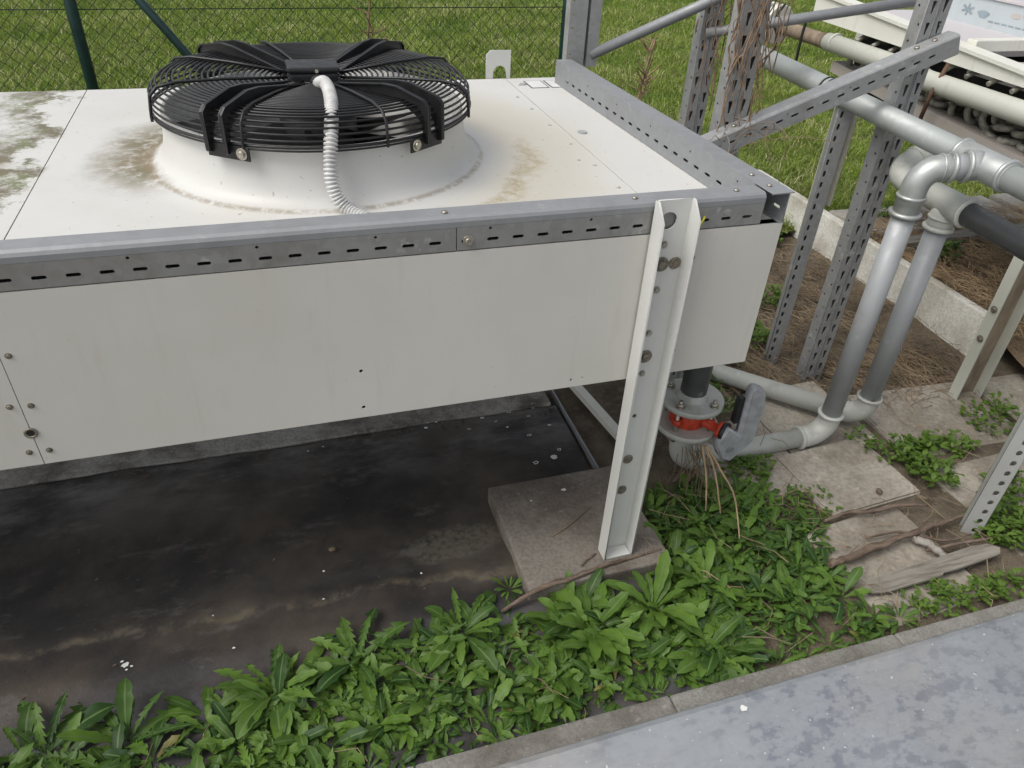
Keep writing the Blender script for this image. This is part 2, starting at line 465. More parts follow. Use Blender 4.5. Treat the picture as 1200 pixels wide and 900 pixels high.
class MB:
    def __init__(s):
        s.bm = bmesh.new()
    def box(s, a, b, bev=0.0, mtx=None):
        a, b = Vector(a), Vector(b)
        t = bmesh.new()
        bmesh.ops.create_cube(t, size=1)
        bmesh.ops.scale(t, vec=(b - a), verts=t.verts)
        bmesh.ops.translate(t, vec=(a + b) / 2, verts=t.verts)
        if bev:
            bmesh.ops.bevel(t, geom=list(t.edges), offset=bev, segments=2, affect='EDGES', profile=.6)
        return s.merge(t, mtx)
    def merge(s, t, mtx=None):
        if mtx is not None:
            bmesh.ops.transform(t, matrix=mtx, verts=t.verts)
        me = bpy.data.meshes.new('tmp')
        t.to_mesh(me)
        t.free()
        s.bm.from_mesh(me)
        bpy.data.meshes.remove(me)
        return s
    def mesh(s, me, mtx=None):
        if mtx is not None:
            me.transform(mtx)
        s.bm.from_mesh(me)
        bpy.data.meshes.remove(me)
        return s
    def tube(s, pts, rad, seg=12, caps=True, closed=False, flat=None):
        pts = [Vector(p) for p in pts]
        n = len(pts)
        rads = rad if isinstance(rad, (list, tuple)) else [rad] * n
        rings = []
        px = None
        for i, p in enumerate(pts):
            if closed:
                d = pts[(i + 1) % n] - pts[i - 1]
            elif i == 0:
                d = pts[1] - p
            elif i == n - 1:
                d = p - pts[-2]
            else:
                d = (pts[i + 1] - p).normalized() + (p - pts[i - 1]).normalized()
            d.normalize()
            if px is None:
                x, y, _ = frame_from(d)
            else:
                x = (px - d * px.dot(d)).normalized()
                y = d.cross(x)
            px = x
            k = 1.0
            rings.append([s.bm.verts.new(p + (x * math.cos(2 * PI * j / seg) + y * math.sin(2 * PI * j / seg)) * rads[i] * k) for j in range(seg)])
        m = n if closed else n - 1
        for i in range(m):
            A, B = rings[i], rings[(i + 1) % n]
            for j in range(seg):
                f = s.bm.faces.new((A[j], A[(j + 1) % seg], B[(j + 1) % seg], B[j]))
                f.smooth = seg > 4
        if caps and not closed:
            s.bm.faces.new(rings[0][::-1])
            s.bm.faces.new(rings[-1])
        return s
    def cyl(s, a, b, r, seg=20, bev=0):
        if bev:
            a, b = Vector(a), Vector(b)
            d = (b - a).normalized()
            return s.tube([a, a + d * .0001, a + d * bev, b - d * bev, b - d * .0001, b], [r - bev, r - bev, r, r, r - bev, r - bev], seg)
        return s.tube([a, b], r, seg)
    def lathe(s, prof, c, seg=48, axis=(0, 0, 1)):
        x, y, d = frame_from(axis)
        c = Vector(c)
        rings = []
        for (r, h) in prof:
            rings.append([s.bm.verts.new(c + d * h + (x * math.cos(2 * PI * j / seg) + y * math.sin(2 * PI * j / seg)) * r) for j in range(seg)])
        for A, B in zip(rings, rings[1:]):
            for j in range(seg):
                f = s.bm.faces.new((A[j], A[(j + 1) % seg], B[(j + 1) % seg], B[j]))
                f.smooth = True
        return s
    def prism(s, poly, a, b, up=None):
        # poly: list of (u,v) cross-section swept from a to b; u,v axes from up
        a, b = Vector(a), Vector(b)
        d = (b - a).normalized()
        if up is None:
            x, y, _ = frame_from(d)
        else:
            y = Vector(up)
            y = (y - d * y.dot(d)).normalized()
            x = y.cross(d)
        A = [s.bm.verts.new(a + x * u + y * v) for u, v in poly]
        B = [s.bm.verts.new(b + x * u + y * v) for u, v in poly]
        n = len(poly)
        for j in range(n):
            s.bm.faces.new((A[j], A[(j + 1) % n], B[(j + 1) % n], B[j]))
        s.bm.faces.new(A[::-1])
        s.bm.faces.new(B)
        return s
    def hexbolt(s, c, n, r, h, washer=None):
        n = Vector(n).normalized()
        c = Vector(c)
        if washer:
            s.cyl(c, c + n * .0025, washer, 18)
        s.tube([c, c + n * (h - .0015), c + n * h], [r, r, r * .82], 6)
        return s
    def build(s, name, mat, parent=None, origin=None, recalc=True, sub=None):
        if recalc:
            bmesh.ops.recalc_face_normals(s.bm, faces=s.bm.faces)
        me = bpy.data.meshes.new(name)
        s.bm.to_mesh(me)
        s.bm.free()
        return link(name, me, mat, parent, origin)

def capsule(cx, cy, L, W, ang=0.0, n=5):
    pts = []
    r = W / 2
    h = max(L / 2 - r, 0)
    for side, a0 in ((1, -PI / 2), (-1, PI / 2)):
        for i in range(n + 1):
            a = a0 + PI * i / n
            pts.append((side * h + r * math.cos(a), r * math.sin(a)))
    c, s_ = math.cos(ang), math.sin(ang)
    return [(cx + x * c - y * s_, cy + x * s_ + y * c) for x, y in pts]

def circle(cx, cy, r, n=12):
    return [(cx + r * math.cos(2 * PI * i / n), cy + r * math.sin(2 * PI * i / n)) for i in range(n)]

def rect(x0, y0, x1, y1):
    return [(x0, y0), (x1, y0), (x1, y1), (x0, y1)]

def plate(outline, holes, thick, mtx=None):
    # flat plate with real holes; the sheet lies in local XY, centred on z = 0
    cu = bpy.data.curves.new('plate', 'CURVE')
    cu.dimensions = '2D'
    cu.fill_mode = 'BOTH'
    cu.extrude = thick / 2
    for poly in [outline] + list(holes):
        sp = cu.splines.new('POLY')
        sp.points.add(len(poly) - 1)
        for p, (x, y) in zip(sp.points, poly):
            p.co = (x, y, 0, 1)
        sp.use_cyclic_u = True
    ob = bpy.data.objects.new('plate', cu)
    COL.objects.link(ob)
    dg = bpy.context.evaluated_depsgraph_get()
    me = bpy.data.meshes.new_from_object(ob.evaluated_get(dg))
    bpy.data.objects.remove(ob)
    bpy.data.curves.remove(cu)
    me.materials.clear()
    if mtx is not None:
        me.transform(mtx)
    return me

def basis(o, x, y):
    x, y = Vector(x).normalized(), Vector(y)
    y = (y - x * y.dot(x)).normalized()
    z = x.cross(y)
    return Matrix(((x.x, y.x, z.x, o[0]), (x.y, y.y, z.y, o[1]), (x.z, y.z, z.z, o[2]), (0, 0, 0, 1)))

def arc(c, a, b, n=8):
    # points of a quarter bend from c+a to c+b
    c, a, b = Vector(c), Vector(a), Vector(b)
    return [c + a * math.cos(PI / 2 * i / n) + b * math.sin(PI / 2 * i / n) for i in range(n + 1)]

def structure(o):
    o['kind'] = 'structure'
    return o

def stuff(o):
    o['kind'] = 'stuff'
    return o

def fbm(x, y, sc=1.0, seed=0.0):
    return mnoise.fractal(Vector((x * sc + seed, y * sc - seed, seed)), 1.0, 2.0, 4)

def sheet_mesh(x0, x1, y0, y1, nx, ny, zf):
    xs = np.linspace(x0, x1, nx + 1)
    ys = np.linspace(y0, y1, ny + 1)
    v = [(x, y, zf(x, y)) for y in ys for x in xs]
    f = [(j * (nx + 1) + i, j * (nx + 1) + i + 1, (j + 1) * (nx + 1) + i + 1, (j + 1) * (nx + 1) + i) for j in range(ny) for i in range(nx)]
    me = bpy.data.meshes.new('sheet')
    me.from_pydata(v, [], f)
    me.polygons.foreach_set('use_smooth', [True] * len(f))
    return me

# ------------------------------------------------------------------ the setting: ground, lawn, membrane, paving
def gz(x, y):
    s_ = min(1, max(0, (x - .45) / .45))
    s_ = s_ * s_ * (3 - 2 * s_)
    t = min(1, max(0, (y - .2) / .4))
    lo = min(1, max(0, (-.15 - x) / .12)) * (1 if y > -1 else 0)
    return -.990 - .035 * lo - .035 * s_ * t * max(0, min(1, (1.7 - x) / .3)) + .012 * fbm(x, y, 2.2, 3)

me = bpy.data.meshes.new('ground')
vs, fs = [], []
gx = [-120, -40, -14, -7] + list(np.linspace(-3.5, 4.5, 90)) + [7, 14, 40, 120]
gy = [-120, -40, -14, -5] + list(np.linspace(-1.5, 4.0, 64)) + [7, 14, 40, 160]
for y in gy:
    for x in gx:
        vs.append((x, y, gz(x, y)))
nx = len(gx)
for j in range(len(gy) - 1):
    for i in range(nx - 1):
        fs.append((j * nx + i, j * nx + i + 1, (j + 1) * nx + i + 1, (j + 1) * nx + i))
me.from_pydata(vs, [], fs)
me.polygons.foreach_set('use_smooth', [True] * len(fs))
structure(link('ground', me, M['soil']))

def lawn_edge(x):
    return 2.05 if x > -.2 else 1.9
me = sheet_mesh(-16, 24, 1.86, 34, 80, 70, lambda x, y: -.972 + .02 * fbm(x, y, 1.1, 5))
structure(link('lawn', me, M['lawn']))

def memz(x, y):
    z = -.978 + .006 * fbm(x, y, 4, 1) + .004 * abs(fbm(x * .7 + y * .6, y * 2.2, 5, 3))
    z += .012 * math.exp(-((y - .03 + .05 * x + .03 * fbm(x, 0, 2, 4)) / .035) ** 2)
    z += .010 * math.exp(-((y + .12 + .06 * x - .02 * fbm(x, 1, 2, 6)) / .05) ** 2)
    z -= .012 * math.exp(-((y - .30) / .16) ** 2)
    z += .004 * max(0, (y - .62) / .10)
    return z
me = sheet_mesh(-3.6, -.185, -.44, .700, 150, 60, memz)
structure(link('membrane', me, M['membrane']))
b = MB()
b.box((-3.6, .704, -1.05), (-.20, 1.32, -.966), .006)
structure(b.build('plinth', M['plinth']))
# trampled gravelly fill behind the fence line and under the cooler is the ground itself

# paving right of the unit: flags with open joints
def flag(x0, y0, x1, y1, z, skew=0.0, th=.05):
    t = bmesh.new()
    bmesh.ops.create_cube(t, size=1)
    bmesh.ops.scale(t, vec=(x1 - x0, y1 - y0, th), verts=t.verts)
    bmesh.ops.bevel(t, geom=list(t.edges), offset=.006, segments=2, affect='EDGES')
    m = Matrix.Translation(((x0 + x1) / 2, (y0 + y1) / 2, z - th / 2)) @ Matrix.Rotation(R(skew), 4, 'Z') @ Matrix.Rotation(R(skew * .25), 4, 'X')
    return t, m
b = MB()
for args in ((.14, .09, .50, .47, -.978, 3), (.44, -.02, .80, .27, -.975, 4), (.50, .25, .86, .62, -.985, 2), (.90, .13, 1.42, .50, -.982, -3),
             (.33, -.40, .70, -.04, -.984, 6), (.90, -.30, 1.40, .09, -.986, 2), (1.45, .10, 2.0, .48, -.99, -2), (.16, .52, .48, .86, -.985, 2), (1.1, -.8, 1.7, -.34, -.985, 1)):
    t, m = flag(*args)
    b.merge(t, m)
structure(b.build('paving', M['paving']))
b = MB()
for args in ((1.70, 1.44, 2.18, 1.75, -.815, -2), (2.23, 1.45, 2.74, 1.77, -.815, 2), (2.8, 1.46, 3.35, 1.78, -.815, 0)):
    t, m = flag(*args)
    b.merge(t, m)
structure(b.build('path', M['palepaving']))

me = sheet_mesh(1.666, 5.0, .15, 2.1, 60, 44, lambda x, y: -.845 - .16 * (1 - min(1, max(0, (y - .15) / .55))) - .16 * min(1, max(0, (y - 1.76) / .15)) + .012 * fbm(x, y, 3, 8))
structure(link('bank', me, M['bank']))

# ------------------------------------------------------------------ concrete pieces
b = MB()
b.box((-.548, -.092, -.99), (-.135, .308, -.93), .006)
tag(b.build('concrete_slab', M['slab'], origin=(-.3, .1, -.98)), 'grey concrete slab under the foot of the white channel leg', 'slab')

o = thing('edging_kerb', 'narrow grey concrete edging between the weeds and the mottled zinc cover', 'kerb', (0, -.475, -1.0))
xs = [-2.2, -1.46, -.92, -.33, .30, 1.02, 1.9]
for x0, x1 in zip(xs, xs[1:]):
    b = MB()
    b.box((x0 + .0007, -.512, -1.02), (x1 - .0007, -.452 + random.uniform(-.002, .002), -.931 + random.uniform(-.002, .002)), .007)
    b.build('kerb_segment', M['kerb'], o)

# big mottled zinc cover in the foreground
m = Matrix.Rotation(R(.55), 4, 'Z')
b = MB()
prof = [(0, 0), (0, .012), (.006, .02), (.018, .024), (1.6, .030), (1.6, .024), (.02, .018), (.008, .013), (.006, 0)]
b.prism([(u, v) for u, v in prof], (2.6, -.503, -.924), (-1.6, -.503, -.924), up=(0, 0, 1))
bmesh.ops.transform(b.bm, matrix=m, verts=b.bm.verts)
tag(b.build('zinc_cover', M['sheet'], origin=(.4, -1.2, -.92)), 'wide mottled blue grey zinc sheet cover in the near right corner', 'metal cover')

# ------------------------------------------------------------------ the front dry cooler
DC = thing('dry_cooler', 'cream painted dry cooler with one black fan guard on its roof, nearest the camera', 'cooler', (-1.4, .62, -.98))
H = -.357
def front(x0, x1, holes, name='front_panel'):
    b = MB()
    me = plate(rect(x0, H, x1, .003), holes, .003, basis((0, 0.0015, 0), (1, 0, 0), (0, 0, 1)))
    b.mesh(me)
    b.box((x0, .003, H), (x1, .022, H + .003))
    b.box((x0, .003, .0), (x1, .022, .003))
    return b.build(name, M['panel'], DC)
fp = front(-1.519, -.002, [circle(-.919, -.24, .004), circle(-.920, -.331, .004), circle(-.457, -.337, .003), circle(-.43, -.335, .002)])
front(-2.86, -1.5205, [])
b = MB(); b.box((-1.54, .0035, H + .004), (-1.50, .006, -.002)); b.build('joint_strip', M['panel'], DC)
def screws(pts, y, parent, name, r=.006):
    for x, z in pts:
        b = MB()
        b.cyl((x, y, z), (x, y - .0012, z), r * 1.3, 14)
        b.tube([(x, y - .001, z), (x, y - .0026, z), (x, y - .0036, z)], [r, r, r * .6], 12)
        b.build(name, M['oldbolt'], parent)
screws([(-1.506, -.115), (-1.503, -.222), (-1.503, -.326), (-.208, -.060), (-.209, -.294)], 0, fp, 'screw', .0044)
b = MB()
b.lathe([(.0115, 0), (.0115, .002), (.009, .003), (.007, .002), (.0065, -.004)], (-1.5205, -.0005, -.281), 20, (0, -1, 0))
b.build('grommet', M['oldbolt'], DC)
b = MB()
b.cyl((-1.5205, -.0010, -.281), (-1.5205, -.0014, -.281), .0068, 16)
b.build('grommet_hole', M['stickerblack'], DC)
for x, z in [(-1.536, -.219), (-1.536, -.325)]:
    b = MB()
    b.cyl((x, 0, z), (x, -.0012, z), .0057, 14)
    b.tube([(x, -.001, z), (x, -.0026, z), (x, -.0036, z)], [.0044, .0044, .0026], 12)
    b.build('screw', M['oldbolt'], DC)
# casing sides and belly
b = MB(); b.box((-.003, .003, H), (0, 1.25, .0)); b.build('end_panel', M['panel'], DC)
b = MB(); b.box((-2.86, 1.247, H), (0, 1.25, .0)); b.build('back_panel', M['panel'], DC)
b = MB(); b.box((-2.86, .024, H + .002), (-.004, 1.246, H + .012)); b.build('coil_block', M['darkvoid'], DC)
b = MB(); b.box((-2.863, .003, H), (-2.86, 1.25, .0)); b.build('end_panel', M['panel'], DC)

FC = Vector((-.913, .612, 0))
def top(x0, x1, holes=[]):
    b = MB()
    b.mesh(plate(rect(x0, .003, x1, 1.262), holes, .003, Matrix.Translation((0, 0, .0015))))
    return b.build('roof_panel', M['top'], DC)
tp = top(-1.519, -.2475, [circle(FC.x, FC.y, .334, 64)])
top(-.2455, -.001)
top(-2.86, -1.5215)
for x, y in [(-.226, 1.172), (-.276, 1.033), (-.273, .90), (-.273, .739), (-.274, .573), (-.274, .407), (-.276, .256), (-.30, .45)]:
    b = MB()
    b.cyl((x, y, .003), (x, y, .004), .0060, 12)
    b.tube([(x, y, .004), (x, y, .0052), (x, y, .006)], [.0042, .0042, .0025], 10)
    b.build('roof_screw', M['pipe_dull'], DC)
b = MB(); b.cyl((-.205, .661, .003), (-.205, .661, .006), .014, 20, .001); b.build('blanking_cap', M['pipe_riser'], DC)
b = MB(); b.cyl((-.21, 1.18, .003), (-.21, 1.18, .006), .012, 20, .001); b.build('blanking_cap', M['pipe_riser'], DC)
for x0, x1 in ((-.196, -.134), (-.126, -.066)):
    b = MB(); b.box((x0, 1.130, .003), (x1, 1.222, .0036)); sk = b.build('sticker', M['stickerblack'], DC)
    b = MB(); b.box((x0 + .004, 1.134, .0037), (x1 - .004, 1.218, .0041)); b.build('sticker_face', M['stickerwhite'], sk)
# lifting lug at the back edge
lug = [(-.312, 0), (-.231, 0), (-.231, .080), (-.297, .080), (-.312, .066)]
hole = circle(-.269, .026, .019, 24)
b = MB()
b.mesh(plate([(-.314, .0), (-.290, .0)] + [(-.266 + .022 * math.cos(a), .022 + .022 * math.sin(a)) for a in np.linspace(PI, 0, 14)] + [(-.240, .0), (-.229, .0), (-.229, .092), (-.300, .092), (-.314, .078)], [], .004, basis((0, 1.266, 0), (1, 0, 0), (0, 0, 1))))
b.box((-.314, 1.2685, -.10), (-.229, 1.272, .001))
b.build('lifting_lug', M['leg_white'], DC)

# fan: cowl, blades, guard, arms, motor box, conduit
b = MB()
b.lathe([(.440, .0031), (.425, .0034), (.410, .0045), (.395, .0070), (.382, .0110), (.370, .0180), (.360, .029), (.353, .045), (.348, .068), (.345, .095), (.343, .121), (.341, .125), (.333, .125), (.333, -.20)], FC, 96)
b.build('fan_cowl', M['top'], DC)
b = MB()
b.lathe([(.0, .10), (.08, .10), (.09, .09), (.09, -.06), (.0, -.06)], FC, 32)
for k in range(7):
    a0 = 2 * PI * k / 7 + .3
    n = 8
    rows = []
    for i in range(n + 1):
        rr = .08 + (.325 - .08) * i / n
        w = .20 + .10 * i / n
        row = []
        for j in range(5):
            t = (j / 4 - .5)
            a = a0 + t * w / max(rr, .12) * .55 + .25 * i / n
            z = .045 - t * .085 * (1 - .35 * i / n)
            row.append(b.bm.verts.new(FC + Vector((rr * math.cos(a), rr * math.sin(a), z))))
        rows.append(row)
    for A, B in zip(rows, rows[1:]):
        for j in range(4):
            f = b.bm.faces.new((A[j], A[j + 1], B[j + 1], B[j])); f.smooth = True
b.build('fan_blades', M['blade'], DC)
# guard profile (radius, height)
GP = [(.060, .178), (.200, .187), (.300, .190), (.340, .184), (.357, .168), (.361, .130)]
def gprof(s_):
    L = [math.dist(GP[i], GP[i + 1]) for i in range(len(GP) - 1)]
    s_ *= sum(L)
    for i, l in enumerate(L):
        if s_ <= l or i == len(L) - 1:
            t = s_ / l
            return (GP[i][0] + (GP[i + 1][0] - GP[i][0]) * t, GP[i][1] + (GP[i + 1][1] - GP[i][1]) * t)
        s_ -= l
b = MB()
NR = 28
for i in range(NR + 1):
    rr, hh = gprof(i / NR)
    w = .0025 if 0 < i < NR else .0034
    n = 96
    b.tube([FC + Vector((rr * math.cos(2 * PI * j / n), rr * math.sin(2 * PI * j / n), hh)) for j in range(n)], w, 6, closed=True)
rr, hh = GP[-1]
for dz in (-.007,):
    b.tube([FC + Vector((rr * math.cos(2 * PI * j / 96), rr * math.sin(2 * PI * j / 96), hh + dz)) for j in range(96)], .0021, 6, closed=True)
for k in range(8):
    a = R(22.5 + 45 * k - 5)
    pts = [FC + Vector(((r_ + .004) * math.cos(a), (r_ + .004) * math.sin(a), h_ + .004)) for r_, h_ in [(.06, .179), (.200, .189), (.300, .192), (.342, .186), (.359, .169), (.364, .130), (.364, .118)]]
    b.tube(pts, .0034, 6)
b.build('fan_guard', M['black'], DC)
for ang in (-54, -126, 50, 130):
    a = R(ang)
    d = Vector((math.cos(a), math.sin(a), 0))
    t = Vector((-math.sin(a), math.cos(a), 0))
    b = MB()
    prof = [(.07, .176), (.245, .206), (.285, .208), (.362, .194), (.376, .182), (.376, .108)]
    h = [.016, .024, .026, .030, .028, .012]
    for sgn in (-1, 1):
        off = t * sgn * .019
        up_, lo_ = [], []
        for (r_, z_), hh in zip(prof, h):
            up_.append((r_, z_ + .006))
            lo_.append((r_, z_ + .006 - hh))
        lo_[-1] = (.362, .108); lo_[-2] = (.353, .150); lo_[-3] = (.340, .162)
        poly = up_ + lo_[::-1]
        b.mesh(plate(poly, [], .004, basis(FC + off, d, (0, 0, 1))))
        # flange bent outwards along the upper edge
        for (p0, p1) in zip(up_, up_[1:]):
            A = FC + off + d * p0[0] + Vector((0, 0, p0[1]))
            B = FC + off + d * p1[0] + Vector((0, 0, p1[1]))
            e = (B - A).normalized()
            nn = e.cross(t)
            q = [A, B, B + t * sgn * .007, A + t * sgn * .007]
            top_ = [b.bm.verts.new(v) for v in q]
            bot_ = [b.bm.verts.new(v - Vector((d.x * .002, d.y * .002, .003))) for v in q]
            b.bm.faces.new(top_); b.bm.faces.new(bot_[::-1])
            for i in range(4):
                b.bm.faces.new((top_[i], bot_[i], bot_[(i + 1) % 4], top_[(i + 1) % 4]))
    o_ = FC + d * .361
    mt = Matrix(((t.x, d.x, 0, o_.x), (t.y, d.y, 0, o_.y), (0, 0, 1, o_.z), (0, 0, 0, 1)))
    px_ = {-126: (-.030, .066), -54: (-.066, .030)}.get(ang, (-.03, .03))
    b.box((px_[0], 0, .100), (px_[1], .004, .128), .001, mt)
    arm = b.build('guard_arm', M['black'], DC)
    c = FC + d * .365 + t * {-126: .050, -54: -.050}.get(ang, 0) + Vector((0, 0, .114))
    b = MB(); b.hexbolt(c, d, .008, .007, .012); b.build('arm_bolt', M['steel'], arm)
b = MB()
MC = FC + Vector((-.003, -.014, 0))
b.box((MC.x - .054, MC.y - .036, .148), (MC.x + .054, MC.y + .046, .197), .007)
b.lathe([(.0, .165), (.055, .165), (.06, .160), (.06, .12), (.0, .12)], FC, 32)
mb_ = b.build('motor_box', M['blackplastic'], DC)
b = MB()
b.box((MC.x - .058, MC.y - .040, .1975), (MC.x + .058, MC.y + .050, .210), .005)
lid = b.build('box_lid', M['blackplastic'], mb_)
b = MB(); b.cyl((MC.x + .006, MC.y - .0405, .203), (MC.x + .006, MC.y - .043, .203), .004, 10); b.build('lid_screw', M['steel'], lid)
b = MB()
b.cyl((MC.x + .008, MC.y - .036, .176), (MC.x + .008, MC.y - .055, .178), .020, 20, .002)
b.build('cable_gland', M['blackplastic'], mb_)
# conduit
ctrl = [Vector((-.908, .555, .177)), Vector((-.907, .520, .186)), Vector((-.902, .478, .198)), Vector((-.899, .43, .199)), Vector((-.900, .37, .196)), Vector((-.905, .31, .185)), Vector((-.914, .262, .155)), Vector((-.922, .235, .110)), Vector((-.924, .222, .070)), Vector((-.914, .21, .036)), Vector((-.892, .19, .018)), Vector((-.85, .14, .014)), Vector((-.80, .10, .014))]
def smooth_path(c, n):
    out = []
    for i in range(len(c) - 1):
        p0, p1, p2, p3 = c[max(0, i - 1)], c[i], c[i + 1], c[min(len(c) - 1, i + 2)]
        for j in range(n):
            t = j / n
            out.append(.5 * ((2 * p1) + (p2 - p0) * t + (2 * p0 - 5 * p1 + 4 * p2 - p3) * t * t + (3 * p1 - p0 - 3 * p2 + p3) * t ** 3))
    out.append(c[-1])
    return out
pp = smooth_path(ctrl, 40)
L = [0]
for p, q in zip(pp, pp[1:]):
    L.append(L[-1] + (q - p).length)
tot = L[-1]
fine = []
N = int(tot / .0016)
k = 0
for i in range(N + 1):
    s_ = tot * i / N
    while k < len(L) - 2 and L[k + 1] < s_:
        k += 1
    t = (s_ - L[k]) / max(1e-9, L[k + 1] - L[k])
    fine.append(pp[k].lerp(pp[k + 1], min(1, t)))
rad = []
for i in range(N + 1):
    s_ = tot * i / N
    if s_ < .05:
        rad.append(.0145)
    else:
        rad.append(.0116 + .0026 * (1 if (i % 5) in (0, 1, 2) else -1))
b = MB(); b.tube(fine, rad, 14); b.build('conduit', M['conduit'], DC)

# the white channel leg at the front right
LX0, LX1, LW = -.318, -.238, .0
b = MB()
holes = [circle(-.286, .033, .019, 24), circle(-.283, -.467, .006)]
b.mesh(plate(rect(LX0, -.929, LX1, .078), holes, .004, basis((0, -.0065, 0), (1, 0, 0), (0, 0, 1))))
side = [(0, -.929), (.0, .078), (-.012, .078), (-.043, .045), (-.043, -.929)]
for x in (LX0, LX1):
    b.mesh(plate(side, [], .004, basis((x, -.0045, 0), (0, 1, 0), (0, 0, 1))))
b.box((LX0 + .004, -.046, -.9285), (LX1 - .004, -.010, -.9245))
leg = b.build('leg', M['leg_white'], DC)
for z, x, big in [(-.018, -.287, 0), (-.063, -.285, 2), (-.063, -.254, 1), (-.123, -.286, 0), (-.232, -.286, 0), (-.294, -.284, 2), (-.341, -.285, 0), (-.604, -.281, 1), (-.709, -.283, 1)]:
    b = MB()
    y = -.0085
    if big == 2:
        b.hexbolt((x, y, z), (0, -1, 0), .0105, .010, .0165)
    elif big == 1:
        b.cyl((x, y, z), (x, y - .003, z), .014, 20, .001)
        b.cyl((x, y - .003, z), (x, y - .005, z), .006, 12)
    else:
        b.cyl((x, y, z), (x, y - .002, z), .0085, 16)
        b.hexbolt((x, y - .002, z), (0, -1, 0), .0058, .004)
    b.build('leg_bolt', M['oldbolt'] if big else M['steel'], leg)
# far left leg of the same cooler (beyond the frame)
b = MB()
b.box((-2.58, -.010, -.98), (-2.50, -.006, .078)); b.box((-2.584, -.050, -.98), (-2.58, -.006, .078)); b.box((-2.50, -.050, -.98), (-2.496, -.006, .078))
b.build('leg', M['leg_white'], DC)
for x in (-2.55, -.17):
    b = MB()
    b.box((x - .02, 1.12, -1.0), (x + .02, 1.16, H), .002)
    b.build('leg', M['leg_white'], DC)
# little yellow earth wire at the rail
b = MB()
b.tube(smooth_path([Vector((-.196, .004, .030)), Vector((-.206, -.010, .032)), Vector((-.214, -.014, .022)), Vector((-.216, -.008, .002)), Vector((-.216, -.003, -.02))], 6), .0022, 6)
b.build('earth_wire', M['yellow'], DC)

# ------------------------------------------------------------------ slotted rails on the cooler
def slotted(x0, x1, z0, z1, seed=0, first=.018, pitch=.0505):
    holes = []
    x = x0 + first
    zc = z0 + (z1 - z0) * .40
    while x < x1 - .018:
        holes.append(capsule(x, zc, .023, .0068))
        x += pitch
    return holes

o = thing('slotted_rail', 'long galvanised slotted rail lying along the front edge of the cooler roof', 'rail', (-1.5, .02, .004))
b = MB()
prof = [(.0, .052), (.0, .063), (.003, .069), (.010, .0725), (.050, .0725), (.050, .0695), (.011, .0695), (.0055, .067), (.003, .062), (.003, .052)]
b.prism([(y, z) for y, z in prof], (-3.2, .0, 0), (-.060, .0, 0), up=(0, 0, 1))
b.box((-3.2, .047, .004), (-.060, .0498, .0690))
b.box((-3.2, .0035, .004), (-.060, .0465, .006))
b.build('channel', M['galv'], o)
for x0, x1 in ((-3.2, -1.76), (-1.758, -.7238), (-.7222, -.0605)):
    hs_ = slotted(x0, x1, .006, .051, first=.020 if x0 > -1 else .035)
    xx = x0 + .065
    while xx < x1:
        hs_.append(circle(xx, .046, .0030, 8))
        xx += .205
    b = MB()
    b.mesh(plate(rect(x0, .0055, x1, .0515), hs_, .0026, basis((0, .0013, 0), (1, 0, 0), (0, 0, 1))))
    b.build('slotted_strip', M['galv_slot'], o)
b = MB(); b.hexbolt((-.700, -.0003, .0245), (0, -1, 0), .008, .008, .011); b.build('rail_bolt', M['steel'], o)
for x in (-.352, -.12, -.74):
    b = MB(); b.hexbolt((x, .024, .0728), (0, 0, 1), .006, .004); b.build('rail_bolt', M['steel'], o)

o = thing('slotted_rail', 'galvanised slotted rail crossing the right end of the cooler roof from front to back', 'rail', (-.05, .6, .004))
A = Vector((-.030, -.002, 0)); B = Vector((-.069, 1.19, 0))
dY = (B - A).normalized(); dX = Vector((dY.y, -dY.x, 0)); LEN = (B - A).length
b = MB()
hw = .0265
b.box((-hw, -.012, .0735), (hw, LEN, .0762), .0005, basis(A, dX, dY))
for sgn in (-1, 1):
    x = sgn * (hw - .0015)
    holes = [capsule(.030 + .0505 * i, .030, .023, .0068) for i in range(int((LEN - .04) / .0505))]
    if sgn < 0:
        holes += [circle(.115 + .205 * i, .056, .003, 8) for i in range(5)]
    b.mesh(plate(rect(0.055 if sgn < 0 else 0, .004, LEN, .0735), [h_ for h_ in holes if sgn > 0 or min(p[0] for p in h_) > .06], .0026, basis(A + dX * x, dY, (0, 0, 1))))
b.box((-hw + .003, .05, .004), (-hw + .012, LEN, .0062), 0, basis(A, dX, dY))
b.box((hw - .012, 0, .004), (hw - .003, LEN, .0062), 0, basis(A, dX, dY))
b.build('channel', M['galv'], o)
for t in (.03, .095):
    b = MB(); b.hexbolt(A + dY * t + dX * -.008 + Vector((0, 0, .0764)), (0, 0, 1), .006, .004); b.build('rail_bolt', M['steel'], o)

# sloping rail between the two wide posts
o = thing('slotted_rail', 'sloping galvanised slotted rail bolted across the two wide perforated posts', 'rail', (.55, .62, .05))
A = Vector((.165, .615, -.028)); B = Vector((.945, .615, .250))
d = (B - A).normalized(); LEN = (B - A).length
up = Vector((-d.z, 0, d.x))
b = MB()
prof = [(.0, -.016), (.0, -.004), (.003, .0), (.009, .0025), (.048, .0025), (.048, -.0005), (.010, -.0005), (.0055, -.003), (.003, -.006), (.003, -.016)]
b.prism([(y, z) for y, z in prof], A, B, up=up)
holes = [capsule(.030 + .0505 * i, -.030, .024, .007) for i in range(int((LEN - .03) / .0505))] + [circle(.055 + .205 * i, -.017, .003, 8) for i in range(4)]
b.mesh(plate(rect(0, -.057, LEN, -.0155), holes, .0028, basis(A + Vector((0, .0015, 0)), d, up)))
b.mesh(plate(rect(0, -.057, LEN, -.001), [], .0026, basis(A + Vector((0, .0467, 0)), d, up)))
